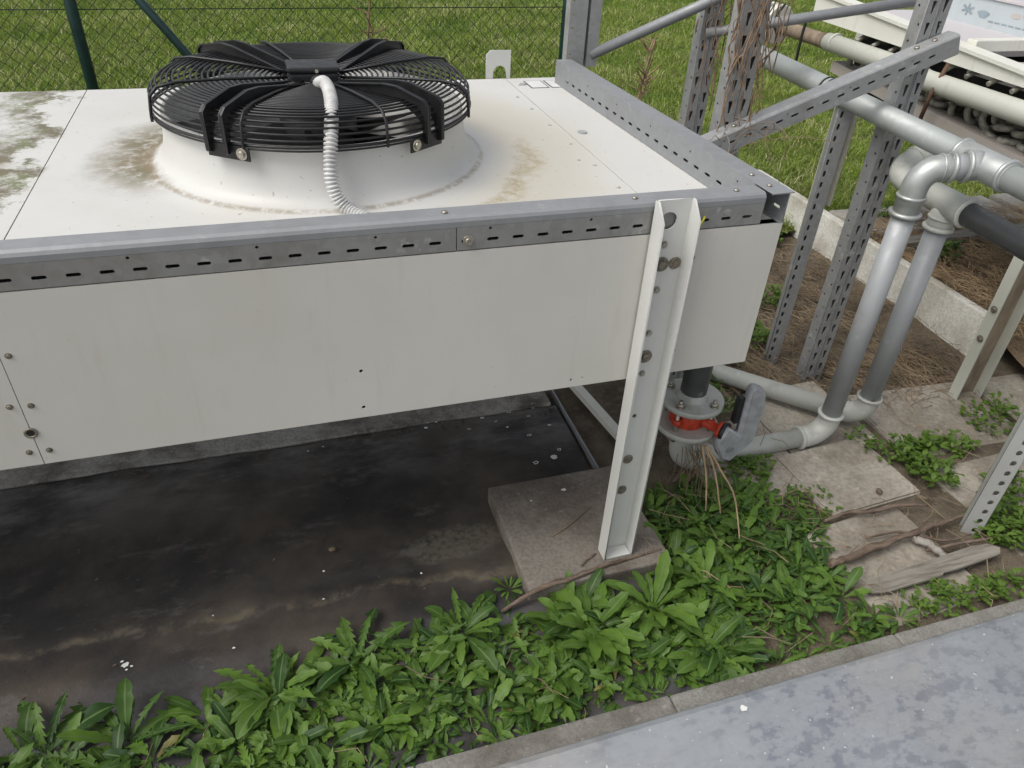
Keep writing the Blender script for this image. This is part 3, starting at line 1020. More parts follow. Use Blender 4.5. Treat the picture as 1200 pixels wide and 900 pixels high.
b.mesh(plate(rect(0, .001, LEN, .046), [], .002, basis(A + up * -.056, d, (0, 1, 0))))  # underside plate added to shut out light, so the slots look dark
b.build('channel', M['galv_post'], o)
for t in (.10, .70, .76):
    b = MB(); b.hexbolt(A + d * t + Vector((0, .022, 0)) + up * .0027, up, .008, .006); b.build('rail_bolt', M['steel'], o)

# ------------------------------------------------------------------ perforated posts
def trap(cx, cy, h, w0, w1):
    return [(cx - w0 / 2, cy - h / 2), (cx + w0 / 2, cy - h / 2), (cx + w1 / 2, cy + h / 2), (cx - w1 / 2, cy + h / 2)]

def wide_post(label, x, y, z0, z1, w=.084, dp=.048):
    o = thing('perforated_post', label, 'post', (x, y, z0))
    n = int((z1 - z0) / .058)
    holes = []
    for i in range(n):
        z = z0 + .04 + .058 * i
        holes += [trap(-.020, z, .034, .006, .014), trap(.022, z + .004, .034, .006, .014)]
    b = MB()
    b.mesh(plate(rect(-w / 2, z0, w / 2, z1), holes, .0025, basis((x, y - dp / 2, 0), (1, 0, 0), (0, 0, 1))))
    for sgn in (-1, 1):
        hh = []
        for i in range(int((z1 - z0) / .048)):
            hh.append(circle(-.012 if i % 2 else .008, z0 + .03 + .048 * i, .0042, 8))
        b.mesh(plate(rect(-dp / 2 + .0015, z0, dp / 2, z1), hh, .0025, basis((x + sgn * (w / 2 - .00125), y, 0), (0, 1, 0), (0, 0, 1))))
    # rolled ribs that stiffen the face
    for u in (-.002, .004):
        b.box((x + u - .0012, y - dp / 2 - .004, z0), (x + u + .0012, y - dp / 2 - .0012, z1))
    b.box((x - w / 2 + .003, y + dp / 2 - .0025, z0), (x + w / 2 - .003, y + dp / 2 - .0002, z1))  # back wall added to keep the inside dark behind the holes
    b.build('post_channel', M['galv_post'], o)
    return o
p4 = wide_post('wide perforated galvanised post rising to the upper right end of the sloping rail', .885, .694, -1.06, .62)
p3 = wide_post('wide perforated galvanised post wrapped in dry vines', .270, .690, -1.03, .62)
p2 = wide_post('perforated galvanised post behind the vine wrapped one', .430, 1.16, -1.02, .60, .075, .045)

o = thing('slotted_post', 'slim slotted galvanised post standing in dry straw left of the wide post', 'post', (.795, .835, -1.03))
holes = [capsule(-.011, -1.03 + .04 + .040 * i, .021, .009, PI / 2) for i in range(25)]
b = MB()
b.mesh(plate(rect(-.024, -1.03, .024, .015), holes, .003, basis((.795, .815, 0), (1, -.35, 0), (0, 0, 1))))
b.mesh(plate(rect(-.0, -1.03, .030, .015), [], .003, basis((.774, .826, 0), (.35, 1, 0), (0, 0, 1))))
b.mesh(plate(rect(-.0, -1.03, .030, .015), [], .003, basis((.817, .811, 0), (.35, 1, 0), (0, 0, 1))))
b.mesh(plate(rect(-.022, -1.03, .022, .015), [], .002, basis((.806, .846, 0), (1, -.35, 0), (0, 0, 1))))  # added plate that blocks light behind the slots
b.build('post_angle', M['galv_post'], o)

o = thing('corner_strut', 'pair of galvanised channels rising from the back end of the side rail', 'post', (-.01, 1.2, .07))
for x0, x1, holes_ in ((-.058, .002, True), (.012, .050, False)):
    hl = [circle(x0 + .011, .09 + .04 * i, .0035, 8) for i in range(13)] if holes_ else []
    b = MB()
    b.mesh(plate(rect(x0, .05, x1, .64), hl, .003, basis((0, 1.195, 0), (1, 0, 0), (0, 0, 1))))
    b.box((x0, 1.197, .05), (x0 + .003, 1.235, .64)); b.box((x1 - .003, 1.197, .05), (x1, 1.235, .64))
    b.build('strut_channel', M['galv_post'], o)
b = MB()
b.tube([(.03, 1.205, .085), (.434, 1.092, .285), (.75, 1.0, .44)], .017, 14)
tag(b.build('brace_tube', M['galv'], origin=(.03, 1.205, .085)), 'grey round brace tube climbing right from the corner channels', 'brace')
b = MB()
b.tube([(.40, 1.115, .165), (.56, 1.04, .205), (1.05, .90, .30)], .016, 14)
tag(b.build('brace_tube', M['galv'], origin=(.4, 1.115, .165)), 'grey round brace tube running right from behind the vine wrapped post', 'brace')

# post at the right edge of the picture
o = thing('slotted_post', 'dirty white slotted post at the right edge beside the broken branch', 'post', (.84, -.18, -1.0))
holes = [capsule(.004, -.97 + .038 * i, .020, .015, PI / 2) for i in range(27)]
b = MB()
b.mesh(plate(rect(-.030, -1.01, .022, .05), holes, .004, basis((.832, -.190, 0), (.80, -.6, 0), (0, 0, 1))))
b.mesh(plate(rect(0, -1.01, .042, .05), [], .004, basis((.849, -.2035, 0), (.6, .8, 0), (0, 0, 1))))
b.mesh(plate(rect(-.028, -1.01, .022, .05), [], .002, basis((.850, -.166, 0), (.80, -.6, 0), (0, 0, 1))))  # added back plate, keeps bright ground from showing through the slots
b.build('post_angle', M['grimy'], o)

# ------------------------------------------------------------------ pipes
def collar(b, p, d, r, w=.012, dr=.006):
    p, d = Vector(p), Vector(d).normalized()
    b.tube([p - d * w / 2, p - d * w * .3, p + d * w * .3, p + d * w / 2], [r + .001, r + dr, r + dr, r + .001], 20)

o = thing('pipe_run', 'galvanised pipe dropping from a tee to the valve beside the cooler, nearer of the two', 'pipe', (.65, .30, -1.0))
b = MB()
b.tube([(.785, 1.42, .046), (.788, .310, .004)], .034, 24)
b.tube([(.789, .165, -.004), (.80, -1.9, -.09)], .034, 24)
b.build('main_pipe', M['pipe'], o)
b = MB()
b.tube([(.7875, .325, .004), (.788, .318, .004), (.788, .310, .0035), (.789, .165, -.003), (.789, .158, -.003), (.789, .15, -.003)], [.0345, .038, .0405, .0405, .038, .0345], 24)
b.tube([(.789, .240, 0), (.752, .256, -.006), (.745, .259, -.007)], [.040, .040, .037], 24)
for p, d in (((.788, .316, .004), (0, 1, 0)), ((.789, .160, -.003), (0, 1, 0)), ((.748, .2575, -.007), (-1, .4, 0))):
    collar(b, p, d, .038)
b.build('tee', M['pipe_fit'], o)
b = MB()
b.tube([(.750, .2565, -.008), (.705, .276, -.014)], .0345, 24)
b.build('nipple', M['pipe_riser'], o)
b = MB()
pts = [Vector((.716, .272, -.0135))] + arc((.697, .279, -.078), (0, 0, .062), (-.052, .020, 0), 10) + [Vector((.645, .299, -.15))]
b.tube(pts, .0355, 24)
collar(b, (.714, .272, -.0135), (1, -.4, 0), .036)
collar(b, (.690, .281, -.016), (1, -.4, .1), .0355, .006, .003)
collar(b, (.645, .299, -.100), (0, 0, 1), .036, .010, .004)
collar(b, (.6455, .299, -.150), (0, 0, 1), .036, .014, .008)
b.build('upper_elbow', M['pipe_fit'], o)
b = MB(); b.tube([(.645, .298, -.15), (.650, .30, -.865)], .0325, 24); b.build('riser', M['pipe_riser'], o)
b = MB()
b.tube([Vector((.650, .30, -.862))] + arc((.576, .30, -.888), (.074, 0, 0), (0, 0, -.062), 10) + [Vector((.55, .30, -.951))], .0365, 24)
collar(b, (.650, .30, -.865), (0, 0, 1), .036, .012, .007)
collar(b, (.548, .30, -.951), (1, 0, 0), .036, .012, .006)
b.build('lower_elbow', M['pipe_dull'], o)
b = MB(); b.tube([(.55, .30, -.951), (.20, .30, -.955), (.155, .30, -.955)], .032, 24); collar(b, (.20, .30, -.955), (1, 0, 0), .033, .02, .005); b.build('lower_pipe', M['pipe_dull'], o)
b = MB()
b.tube([Vector((.16, .30, -.955))] + [p for p in arc((.155, .30, -.89), (0, 0, -.065), (-.065, 0, 0), 8)] + [Vector((.09, .30, -.82))], .038, 24)
b.build('valve_elbow', M['pipe_dull'], o)
def flange(z, r=.097, th=.017):
    b = MB()
    b.cyl((.088, .30, z - th / 2), (.088, .30, z + th / 2), r, 40, .002)
    return b
f1 = flange(-.795).build('flange', M['pipe_dull'], o)
f2 = flange(-.702).build('flange', M['pipe_dull'], o)
for fz, nz, f in ((-.6935, 1, f2),):
    for k in range(4):
        a = R(45 + 90 * k - 12)
        p = Vector((.088 + .074 * math.cos(a), .30 + .074 * math.sin(a), fz))
        b = MB(); b.hexbolt(p, (0, 0, nz), .012, .012, .016); b.tube([p, p + Vector((0, 0, .022))], .006, 10); b.build('flange_bolt', M['steel'], f)
b = MB()
b.tube([(.088, .30, -.70), (.088, .30, -.690), (.088, .30, -.680), (.088, .30, -.672)], [.050, .047, .043, .040], 24)
b.build('weld_neck', M['pipe_dull'], f2)
b = MB(); b.tube(smooth_path([Vector(p) for p in ((.088, .30, -.68), (.088, .30, -.57), (.080, .30, -.53), (.04, .30, -.49), (-.03, .30, -.46), (-.07, .30, -.425), (-.078, .30, -.39), (-.078, .30, -.33))], 5), .040, 24); b.build('drop_pipe', M['pipe_dark'], o)

o = thing('butterfly_valve', 'red butterfly valve with grey lever clamped between two pipe flanges', 'valve', (.088, .30, -.80))
b = MB()
b.cyl((.088, .30, -.786), (.088, .30, -.735), .056, 36, .004)
for k in range(4):
    a = R(45 + 90 * k - 12)
    c = Vector((.088 + .074 * math.cos(a), .30 + .074 * math.sin(a), 0))
    b.cyl((c.x, c.y, -.760), (c.x, c.y, -.742), .014, 14, .002)
    b.prism([(-.010, -.008), (.010, -.008), (.010, .008), (-.010, .008)], (.088, .30, -.751), (c.x, c.y, -.751), up=(0, 0, 1))
dv = Vector((.52, -.85, 0)).normalized()
c = Vector((.088, .30, -.762))
b.tube([c + dv * .055, c + dv * .062, c + dv * .105, c + dv * .110], [.020, .016, .015, .022], 16)
b.tube([c + dv * .106, c + dv * .118], .027, 16)
b.build('valve_body', M['red'], o)
for k in range(4):
    a = R(45 + 90 * k - 12)
    p = Vector((.088 + .074 * math.cos(a), .30 + .074 * math.sin(a), -.826))
    b = MB()
    b.tube([p, p + Vector((0, 0, .12))], .006, 10)
    b.tube([p + Vector((0, 0, .005)), p + Vector((0, 0, .018))], .011, 6)
    b.build('clamp_bolt', M['steel'], o)
b = MB()
q = c + dv * .119
tv = Vector((-dv.y, dv.x, 0))
b.tube([q, q + dv * .012], .030, 18)
b.build('notch_plate', M['blackplastic'], o)
b = MB()
P0, P1 = q + dv * .002 + Vector((0, 0, -.010)), Vector((.172, .170, -.820))
P2 = Vector((.214, .182, -.785))
P3 = Vector((.240, .205, -.700)); P4 = Vector((.251, .213, -.650))
sec = [(-.032, -.016), (.032, -.016), (.034, .004), (.022, .019), (-.022, .019), (-.034, .004)]
def bar(b, pts, sec, up):
    rings = []
    pts = [Vector(p) for p in pts]
    for i, p in enumerate(pts):
        d_ = (pts[min(i + 1, len(pts) - 1)] - pts[max(i - 1, 0)]).normalized()
        y = Vector(up); y = (y - d_ * y.dot(d_)).normalized(); x = y.cross(d_)
        rings.append([b.bm.verts.new(p + x * u + y * v) for u, v in sec])
    n = len(sec)
    for A_, B_ in zip(rings, rings[1:]):
        for j in range(n):
            b.bm.faces.new((A_[j], A_[(j + 1) % n], B_[(j + 1) % n], B_[j]))
    b.bm.faces.new(rings[0][::-1]); b.bm.faces.new(rings[-1])
b.mesh(plate([(0.104, -0.795), (0.133, -0.732), (0.179, -0.767), (0.177, -0.602), (0.191, -0.592), (0.225, -0.61), (0.238, -0.668), (0.232, -0.798), (0.165, -0.866), (0.131, -0.849)], [], .036, basis((.016, .185, 0), (1, 0, 0), (0, 0, 1))))
bmesh.ops.remove_doubles(b.bm, verts=b.bm.verts, dist=.0003)
bmesh.ops.dissolve_limit(b.bm, angle_limit=.02, verts=b.bm.verts, edges=b.bm.edges)
bmesh.ops.bevel(b.bm, geom=[e for e in b.bm.edges if e.calc_face_angle(0) > .6], offset=.005, segments=3, affect='EDGES')
b.tube([P0, P1 + Vector((0, .008, 0))], .020, 14)
b.build('lever', M['lever'], o)
b = MB()
b.box((.176, .190, -.735), (.194, .212, -.640), .003)
b.build('lever_trigger', M['blackplastic'], o)

o = thing('pipe_run', 'farther riser pipe, its upper tee joined to a dark pipe running to the right edge', 'pipe', (.825, .33, -1.0))
b = MB()
b.tube([(.83, .262, -.150), (.815, -1.9, -.21)], .034, 24)
b.build('main_pipe', M['pipe_dark'], o)
b = MB()
b.tube([(.83, .45, -.146), (.83, .262, -.150), (.83, .255, -.150)], [.040, .040, .037], 24)
collar(b, (.83, .262, -.150), (0, 1, 0), .038)
b.tube([(.8285, .335, -.15), (.8275, .333, -.205), (.827, .333, -.222)], [.036, .036, .036], 24)
collar(b, (.827, .333, -.190), (0, 0, 1), .036, .008, .004)
collar(b, (.8268, .333, -.222), (0, 0, 1), .036, .014, .008)
b.build('tee', M['pipe_dull'], o)
b = MB()
b.tube(smooth_path([Vector(p) for p in ((.83, .44, -.146), (.83, .50, -.144), (.836, .540, -.136), (.862, .566, -.120), (.90, .572, -.100), (.97, .575, -.07))], 5), .036, 20)
collar(b, (.955, .575, -.076), (1, 0, .4), .036)
collar(b, (.90, .572, -.100), (1, .2, .4), .036, .010, .003)
b.build('back_elbow', M['pipe_dull'], o)
b = MB(); b.tube([(.8268, .333, -.22), (.826, .33, -.845)], .0325, 24); b.build('riser', M['pipe_riser'], o)
b = MB()
b.tube([Vector((.826, .33, -.842))] + arc((.776, .380, -.872), (.050, -.050, 0), (0, 0, -.062), 10) + [Vector((.750, .407, -.935))], .0365, 24)
collar(b, (.826, .33, -.848), (0, 0, 1), .036, .012, .007)
b.build('lower_elbow', M['pipe_dull'], o)
b = MB(); b.tube([(.760, .396, -.935), (.47, .69, -.935), (.28, .88, -.935)], .033, 24); b.build('lower_pipe', M['pipe_dull'], o)

# pale bar and metal edge strip lying under the cooler
b = MB(); b.box((-.172, .0, -1.0), (-.167, .80, -.966)); tag(b.build('edge_strip', M['galv'], origin=(-.17, .4, -.98)), 'thin pale metal edge strip beside the black membrane behind the slab', 'edge strip')
b = MB(); b.prism([(-.016, -.012), (.016, -.012), (.016, .012), (-.016, .012)], (-.02, .30, -.955), (-.115, .98, -.955), up=(0, 0, 1)); tag(b.build('steel_bar', M['old_white'], origin=(-.07, .6, -.97)), 'pale square bar lying under the cooler behind the white leg', 'bar')

# ------------------------------------------------------------------ the second cooler on the right
M['dustrail'] = M_white('dusty_beige_rail', (.36, .33, .30), (.22, .19, .15), 1.0, .6)
def BR(y):
    return -.130 + (y - .82) * .075
D2 = thing('dry_cooler', 'second weathered white cooler with rows of pipe bends at the right edge', 'cooler', (1.8, .8, -1.0))
b = MB()
def taper(x0, x1, ya, yb, za0, za1, zb0, zb1):
    q = [b.bm.verts.new(v) for v in ((x0, ya, za0), (x1, ya, za0), (x1, ya, za1), (x0, ya, za1), (x0, yb, zb0), (x1, yb, zb0), (x1, yb, zb1), (x0, yb, zb1))]
    for f in ((0, 1, 2, 3), (7, 6, 5, 4), (0, 4, 5, 1), (1, 5, 6, 2), (2, 6, 7, 3), (3, 7, 4, 0)):
        b.bm.faces.new([q[k_] for k_ in f])
taper(1.352, 1.40, 1.83, .35, .088, .184, .070, .088)
taper(1.340, 1.41, 1.83, .35, .1845, .197, .0885, .101)
b.build('side_beam', M['old_white'], D2)
b = MB(); b.box((1.412, .975, .120), (2.6, 1.02, .158), .003); b.build('cross_beam', M['old_white'], D2)
b = MB(); b.box((1.412, 1.022, .09), (2.5, 1.795, .125), .003); b.build('roof_panel', M['lilac'], D2)
b = MB(); b.box((1.412, .35, .05), (2.5, .972, .083), .003); b.build('roof_panel', M['lilac'], D2)
b = MB(); b.box((1.47, -.3, -.20), (2.5, 1.62, .048)); b.build('coil_block', M['darkvoid'], D2)
b = MB()
b.prism([(-.035, -.022), (.035, -.022), (.035, .022), (-.035, .022)], (1.39, 1.62, BR(1.62)), (1.39, -.30, BR(-.30)), up=(0, 0, 1))
b.build('bottom_rail', M['dustrail'], D2)
b = MB()
b.tube([(1.335, 1.66, .022), (1.335, 1.16, .020), (1.335, 1.06, .006), (1.335, -.40, .012)], .036, 24)
collar(b, (1.335, 1.61, .026), (0, 1, 0), .036, .012, .003)
b.build('header_pipe', M['header'], D2)
b = MB()
b.tube([(1.325, 1.98, .02), (1.335, 1.70, .02), (1.335, 1.655, .02)], [.030, .030, .035], 20)
b.build('pipe_stub', M['brownweb'], D2)
b = MB()
b.cyl((1.30, 2.02, .03), (1.305, 1.985, .03), .085, 36, .004)
b.build('pipe_flange', M['old_white'], D2)
b = MB()
b.cyl((1.297, 2.09, .03), (1.299, 2.055, .03), .085, 36, .004)
b.tube([(1.28, 2.25, .03), (1.297, 2.09, .03)], .05, 20)
b.build('pipe_flange', M['old_white'], D2)
# return bends: a tiled row of copper U bends
bb = MB()
rr = .030
pts = [Vector((.03, -rr, 0)), Vector((-.012, -rr, 0))] + [Vector((-.012 - rr * math.sin(PI * i / 8), -rr * math.cos(PI * i / 8), 0)) for i in range(1, 8)] + [Vector((-.012, rr, 0)), Vector((.03, rr, 0))]
bb.tube(pts, .0125, 10)
ub = bb.build('return_bend', M['coil'], D2)
ub_me = ub.data
bpy.data.objects.remove(ub)
ub_me.transform(Matrix.Translation(world_off(D2)))
def place_bend(x, y, z, tilt):
    c = bpy.data.objects.new('return_bend', ub_me)
    COL.objects.link(c)
    c.parent = D2
    c.location = Vector((x, y, z)) - world_off(D2)
    c.rotation_euler = (tilt, 0, random.uniform(-.15, .15))
nb = 0
for row in range(4):
    for i in range(24):
        y = 1.56 - i * .078 - (row % 2) * .039
        z = -.040 - row * .036
        if z < BR(y) + .018 or nb > 98 or y < .2: continue
        place_bend(1.446 + random.uniform(-.012, .004), y, z, R(random.choice((4, -8, 60, 20, 85))))
        nb += 1
for i in range(18):
    y = 1.52 - i * .1
    b = MB()
    b.tube([(1.44, y, .064), (1.395, y, .066), (1.36, y, .050)], .009, 8)
    b.build('feed_stub', M['coil'], D2)
b = MB(); b.tube([(1.335, .99, .08), (1.300, .985, -.02), (1.315, 1.01, -.14)], .008, 6); b.build('hanger_rod', M['rust'], D2)
def channel_leg(x, y, z0, z1, wd=.125, dp=.042):
    b = MB()
    b.box((x - wd / 2, y - dp, z0), (x - wd / 2 + .006, y, z1), .001)
    b.box((x + wd / 2 - .006, y - dp, z0), (x + wd / 2, y, z1), .001)
    lg = b.build('leg', M['header'], D2)
    b = MB()
    b.box((x - wd / 2 + .0065, y - .006, z0), (x + wd / 2 - .0065, y, z1))
    b.build('leg_web', M['brownweb'], lg)
    for z in (-.60, -.72, -.30):
        b = MB(); b.hexbolt((x - wd / 2 - .0003, y - .022, z), (-1, 0, 0), .009, .008, .013); b.build('leg_bolt', M['oldbolt'], lg)
channel_leg(1.375, .42, -1.01, .08)
channel_leg(1.765, 1.93, -.86, .04)

# printed sign panel behind the beams
o = thing('sign_board', 'pale blue printed panel with faint star shaped emblem at the top right', 'sign', (1.85, 1.2, .142))
s0, s1 = Vector((1.85, 1.46, .105)), Vector((1.85, .55, .105))
b = MB(); b.box((1.85, .40, .110), (1.90, 1.60, .228), .003); sg = b.build('panel', M_white('pale_blue_panel', (.47, .52, .54), (.36, .36, .34), .8), o)
b = MB(); b.box((1.842, .40, .229), (2.4, 1.66, .240), .002); b.build('cap', M['lilac'], sg)
b = MB()
c = Vector((1.8488, 1.48, .178))
for a in (25, 85, 145):
    dd = Vector((0, -math.cos(R(a)) * 1.5, math.sin(R(a))))
    w = Vector((0, -math.sin(R(a)) * .004, -math.cos(R(a)) * .004))
    vv = [c + dd * .022 + w, c + dd * .022 - w, c - dd * .022 - w, c - dd * .022 + w]
    x_ = .0003 * a / 25
    b.bm.faces.new([b.bm.verts.new(v - Vector((x_, 0, 0))) for v in vv])
c2 = c + Vector((0, -.085, -.006))
b.bm.faces.new([b.bm.verts.new(c2 + Vector((0, .03 * math.cos(t) * (1 + .2 * math.sin(3 * t)), .014 * math.sin(t)))) for t in np.linspace(0, 2 * PI, 17)[:-1]])
for k in range(7):
    y0 = 1.36 - .034 * k
    z0 = .150
    b.bm.faces.new([b.bm.verts.new(Vector((1.8488, yy, zz))) for yy, zz in ((y0, z0), (y0 - .026, z0), (y0 - .026, z0 + .005), (y0, z0 + .005))])
b.build('emblem', M_plain('faded_ink', (.28, .34, .38), .6, 0, .2), sg)
b = MB()
for k in range(3):
    y0 = 1.24 - .055 * k
    zz0 = .190 + .006 * (k % 2)
    b.bm.faces.new([b.bm.verts.new(Vector((1.8488, y0 + .025 * math.cos(t), zz0 + .010 * math.sin(t)))) for t in np.linspace(0, 2 * PI, 13)[:-1]])
b.build('emblem', M_plain('faded_beige_ink', (.50, .46, .42), .6, 0, .2), sg)

# pale concrete beam, plank on the ground
b = MB()
b.box((1.625, .60, -1.08), (1.668, 2.35, -.803), .008)
tag(b.build('concrete_beam', M['kerbwhite'], origin=(1.7, 1.5, -1.0)), 'long pale concrete beam lying behind the two riser pipes', 'beam')
b = MB(); b.box((1.72, 1.22, -.86), (2.9, 1.29, -.78), .004, Matrix.Rotation(R(1.2), 4, 'Z')); tag(b.build('timber', M['plank'], origin=(2.3, 1.34, -.84)), 'weathered timber lying on the dirt behind the riser pipes', 'timber')

# black cables hanging at the second cooler
for lab, pts in (('black cable hanging straight down from the white beam behind the vine post', [(1.26, 1.74, .10), (1.255, 1.74, .02), (1.26, 1.74, -.10)]),
                 ('looped black cable hanging beside the white pipe flange', [(1.22, 1.86, .14), (1.19, 1.87, .07), (1.215, 1.86, .0), (1.21, 1.86, -.10)])):
    b = MB(); b.tube(smooth_path([Vector(p) for p in pts], 8), .006, 8); tag(b.build('cable', M['cable'], origin=pts[0]), lab, 'cable')
b = MB()
b.tube([(.788, .885, .05 + .018 * 0)] , .01, 6) if False else None
for y in (.90, .925):
    n = 24
    b.tube([Vector((.7865, y, .0255)) + Vector((.0355 * math.cos(2 * PI * i / n), 0, .0355 * math.sin(2 * PI * i / n))) for i in range(n)], .004, 8, closed=True)
tag(b.build('cable_tie', M['cable'], origin=(.7865, .91, .025)), 'double black strap round the upper galvanised pipe', 'strap')

# ------------------------------------------------------------------ fence
def fence_post(label, x, y, top=.9):
    b = MB(); b.tube([(x, y, -1.1), (x, y, top)], .026, 16)
    return tag(b.build('fence_post', M['greenpost'], origin=(x, y, -.98)), label, 'fence post', 'fence posts')
fence_post('dark green fence post left of the fan', -1.797, 2.83)
fence_post('dark green fence post half hidden behind the corner channels', .572, 2.83)
b = MB(); b.tube([(-1.755, 2.80, .367), (-1.335, 2.80, -.25), (-.86, 2.80, -.95)], .020, 14)
tag(b.build('fence_brace', M['greenpost'], origin=(-.86, 2.80, -.95)), 'dark green slanting brace running down behind the fan guard', 'fence brace')
me = bpy.data.meshes.new('mesh')
b = MB()
W = .060
x = -6.0
i = 0
while x < .56:
    pts = []
    n = int(1.85 / (W * .5))
    for j in range(n):
        pts.append(Vector((x + (W * .5 if (j + i) % 2 else 0) + random.uniform(-.001, .001), 2.83 + (.0022 if i % 2 else -.0022), -.95 + j * W * .5)))
    b.tube(pts, .0019, 3, caps=False)
    x += W * .5
    i += 1
for z in (-.032, .55):
    b.tube([(-6, 2.826, z), (-2, 2.826, z - .006), (.57, 2.826, z + .004)], .0022, 4)
tag(b.build('fence_mesh', M['wire'], origin=(-2.7, 2.83, -.95)), 'chain link mesh stretched between the green posts in front of the lawn', 'fence')

# ------------------------------------------------------------------ lawn grass
def make_blades(pos, hgt, wid, lean, tint, name, mat):
    n = len(pos)
    ang = RNG.uniform(0, 2 * PI, n)
    la = RNG.uniform(0, 2 * PI, n)
    side = np.stack([np.cos(ang), np.sin(ang), np.zeros(n)], 1)
    ld = np.stack([np.cos(la), np.sin(la), np.zeros(n)], 1)
    upv = np.array([0, 0, 1.])
    b0 = pos - side * wid[:, None] / 2
    b1 = pos + side * wid[:, None] / 2
    mid = pos + upv * (hgt * .55)[:, None] + ld * (hgt * lean * .35)[:, None]
    m0 = mid - side * wid[:, None] * .42
    m1 = mid + side * wid[:, None] * .42
    tip = pos + upv * (hgt * (1 - lean * .35))[:, None] + ld * (hgt * lean)[:, None]
    V = np.stack([b0, b1, m1, m0, tip], 1).reshape(-1, 3)
    base = np.arange(n) * 5
    loops = np.stack([base, base + 1, base + 2, base + 3, base + 3, base + 2, base + 4], 1).reshape(-1)
    me = bpy.data.meshes.new(name)
    me.vertices.add(n * 5)
    me.vertices.foreach_set('co', V.reshape(-1).astype(np.float32))
    me.loops.add(n * 7)
    me.loops.foreach_set('vertex_index', loops.astype(np.int32))
    me.polygons.add(n * 2)
    st = np.stack([np.arange(n) * 7, np.arange(n) * 7 + 4], 1).reshape(-1)
    me.polygons.foreach_set('loop_start', st.astype(np.int32))
    me.update(calc_edges=True)
    me.validate()
    at = me.attributes.new('tint', 'FLOAT', 'POINT')
    at.data.foreach_set('value', np.repeat(tint, 5).astype(np.float32))
    return link(name, me, mat)

NB = 380000
yy = 1.88 + (RNG.random(NB * 2) ** 1.25) * 9.5
xx = -5.5 + RNG.random(NB * 2) * 13.5
keep = (xx < 3.8 + (yy - 2.0) * 1.0) & (xx > -2.2 - (yy - 2) * .45)
keep &= ~((xx < -.1) & (yy < 2.6) & (RNG.random(NB * 2) > .3))
xx, yy = xx[keep][:NB], yy[keep][:NB]
cl = np.array([mnoise.noise(Vector((a * 1.6, b_ * 1.6, 3.))) for a, b_ in zip(xx, yy)])
cl2 = np.array([mnoise.noise(Vector((a * 6, b_ * 6, 9.))) for a, b_ in zip(xx, yy)])
n = len(xx)
cl3 = np.array([mnoise.noise(Vector((a * 14, b_ * 14, 21.))) for a, b_ in zip(xx, yy)])
hg = (.035 + .06 * RNG.random(n)) * (1 + .55 * cl + .6 * cl2 + .8 * cl3)
hg = np.clip(hg, .02, .16)
wd_ = (.0028 + .0032 * RNG.random(n)) * (1 + (yy - 2) * .09)
ln = .15 + 1.25 * RNG.random(n)
tn = np.clip(.42 + .42 * cl + .50 * cl2 + .45 * cl3 + .18 * RNG.standard_normal(n), 0, .9)
dry = RNG.random(n) < np.clip(.12 + .30 * cl - .16 * cl2, .02, .5)
tn[dry] = 1.0
stuff(make_blades(np.stack([xx, yy, np.full(n, -.985)], 1), hg, wd_, ln, tn, 'grass', M['grass']))
o = bpy.data.objects['grass']
o['label'] = 'uneven green lawn grass with dry patches beyond the fence'
o['category'] = 'grass'

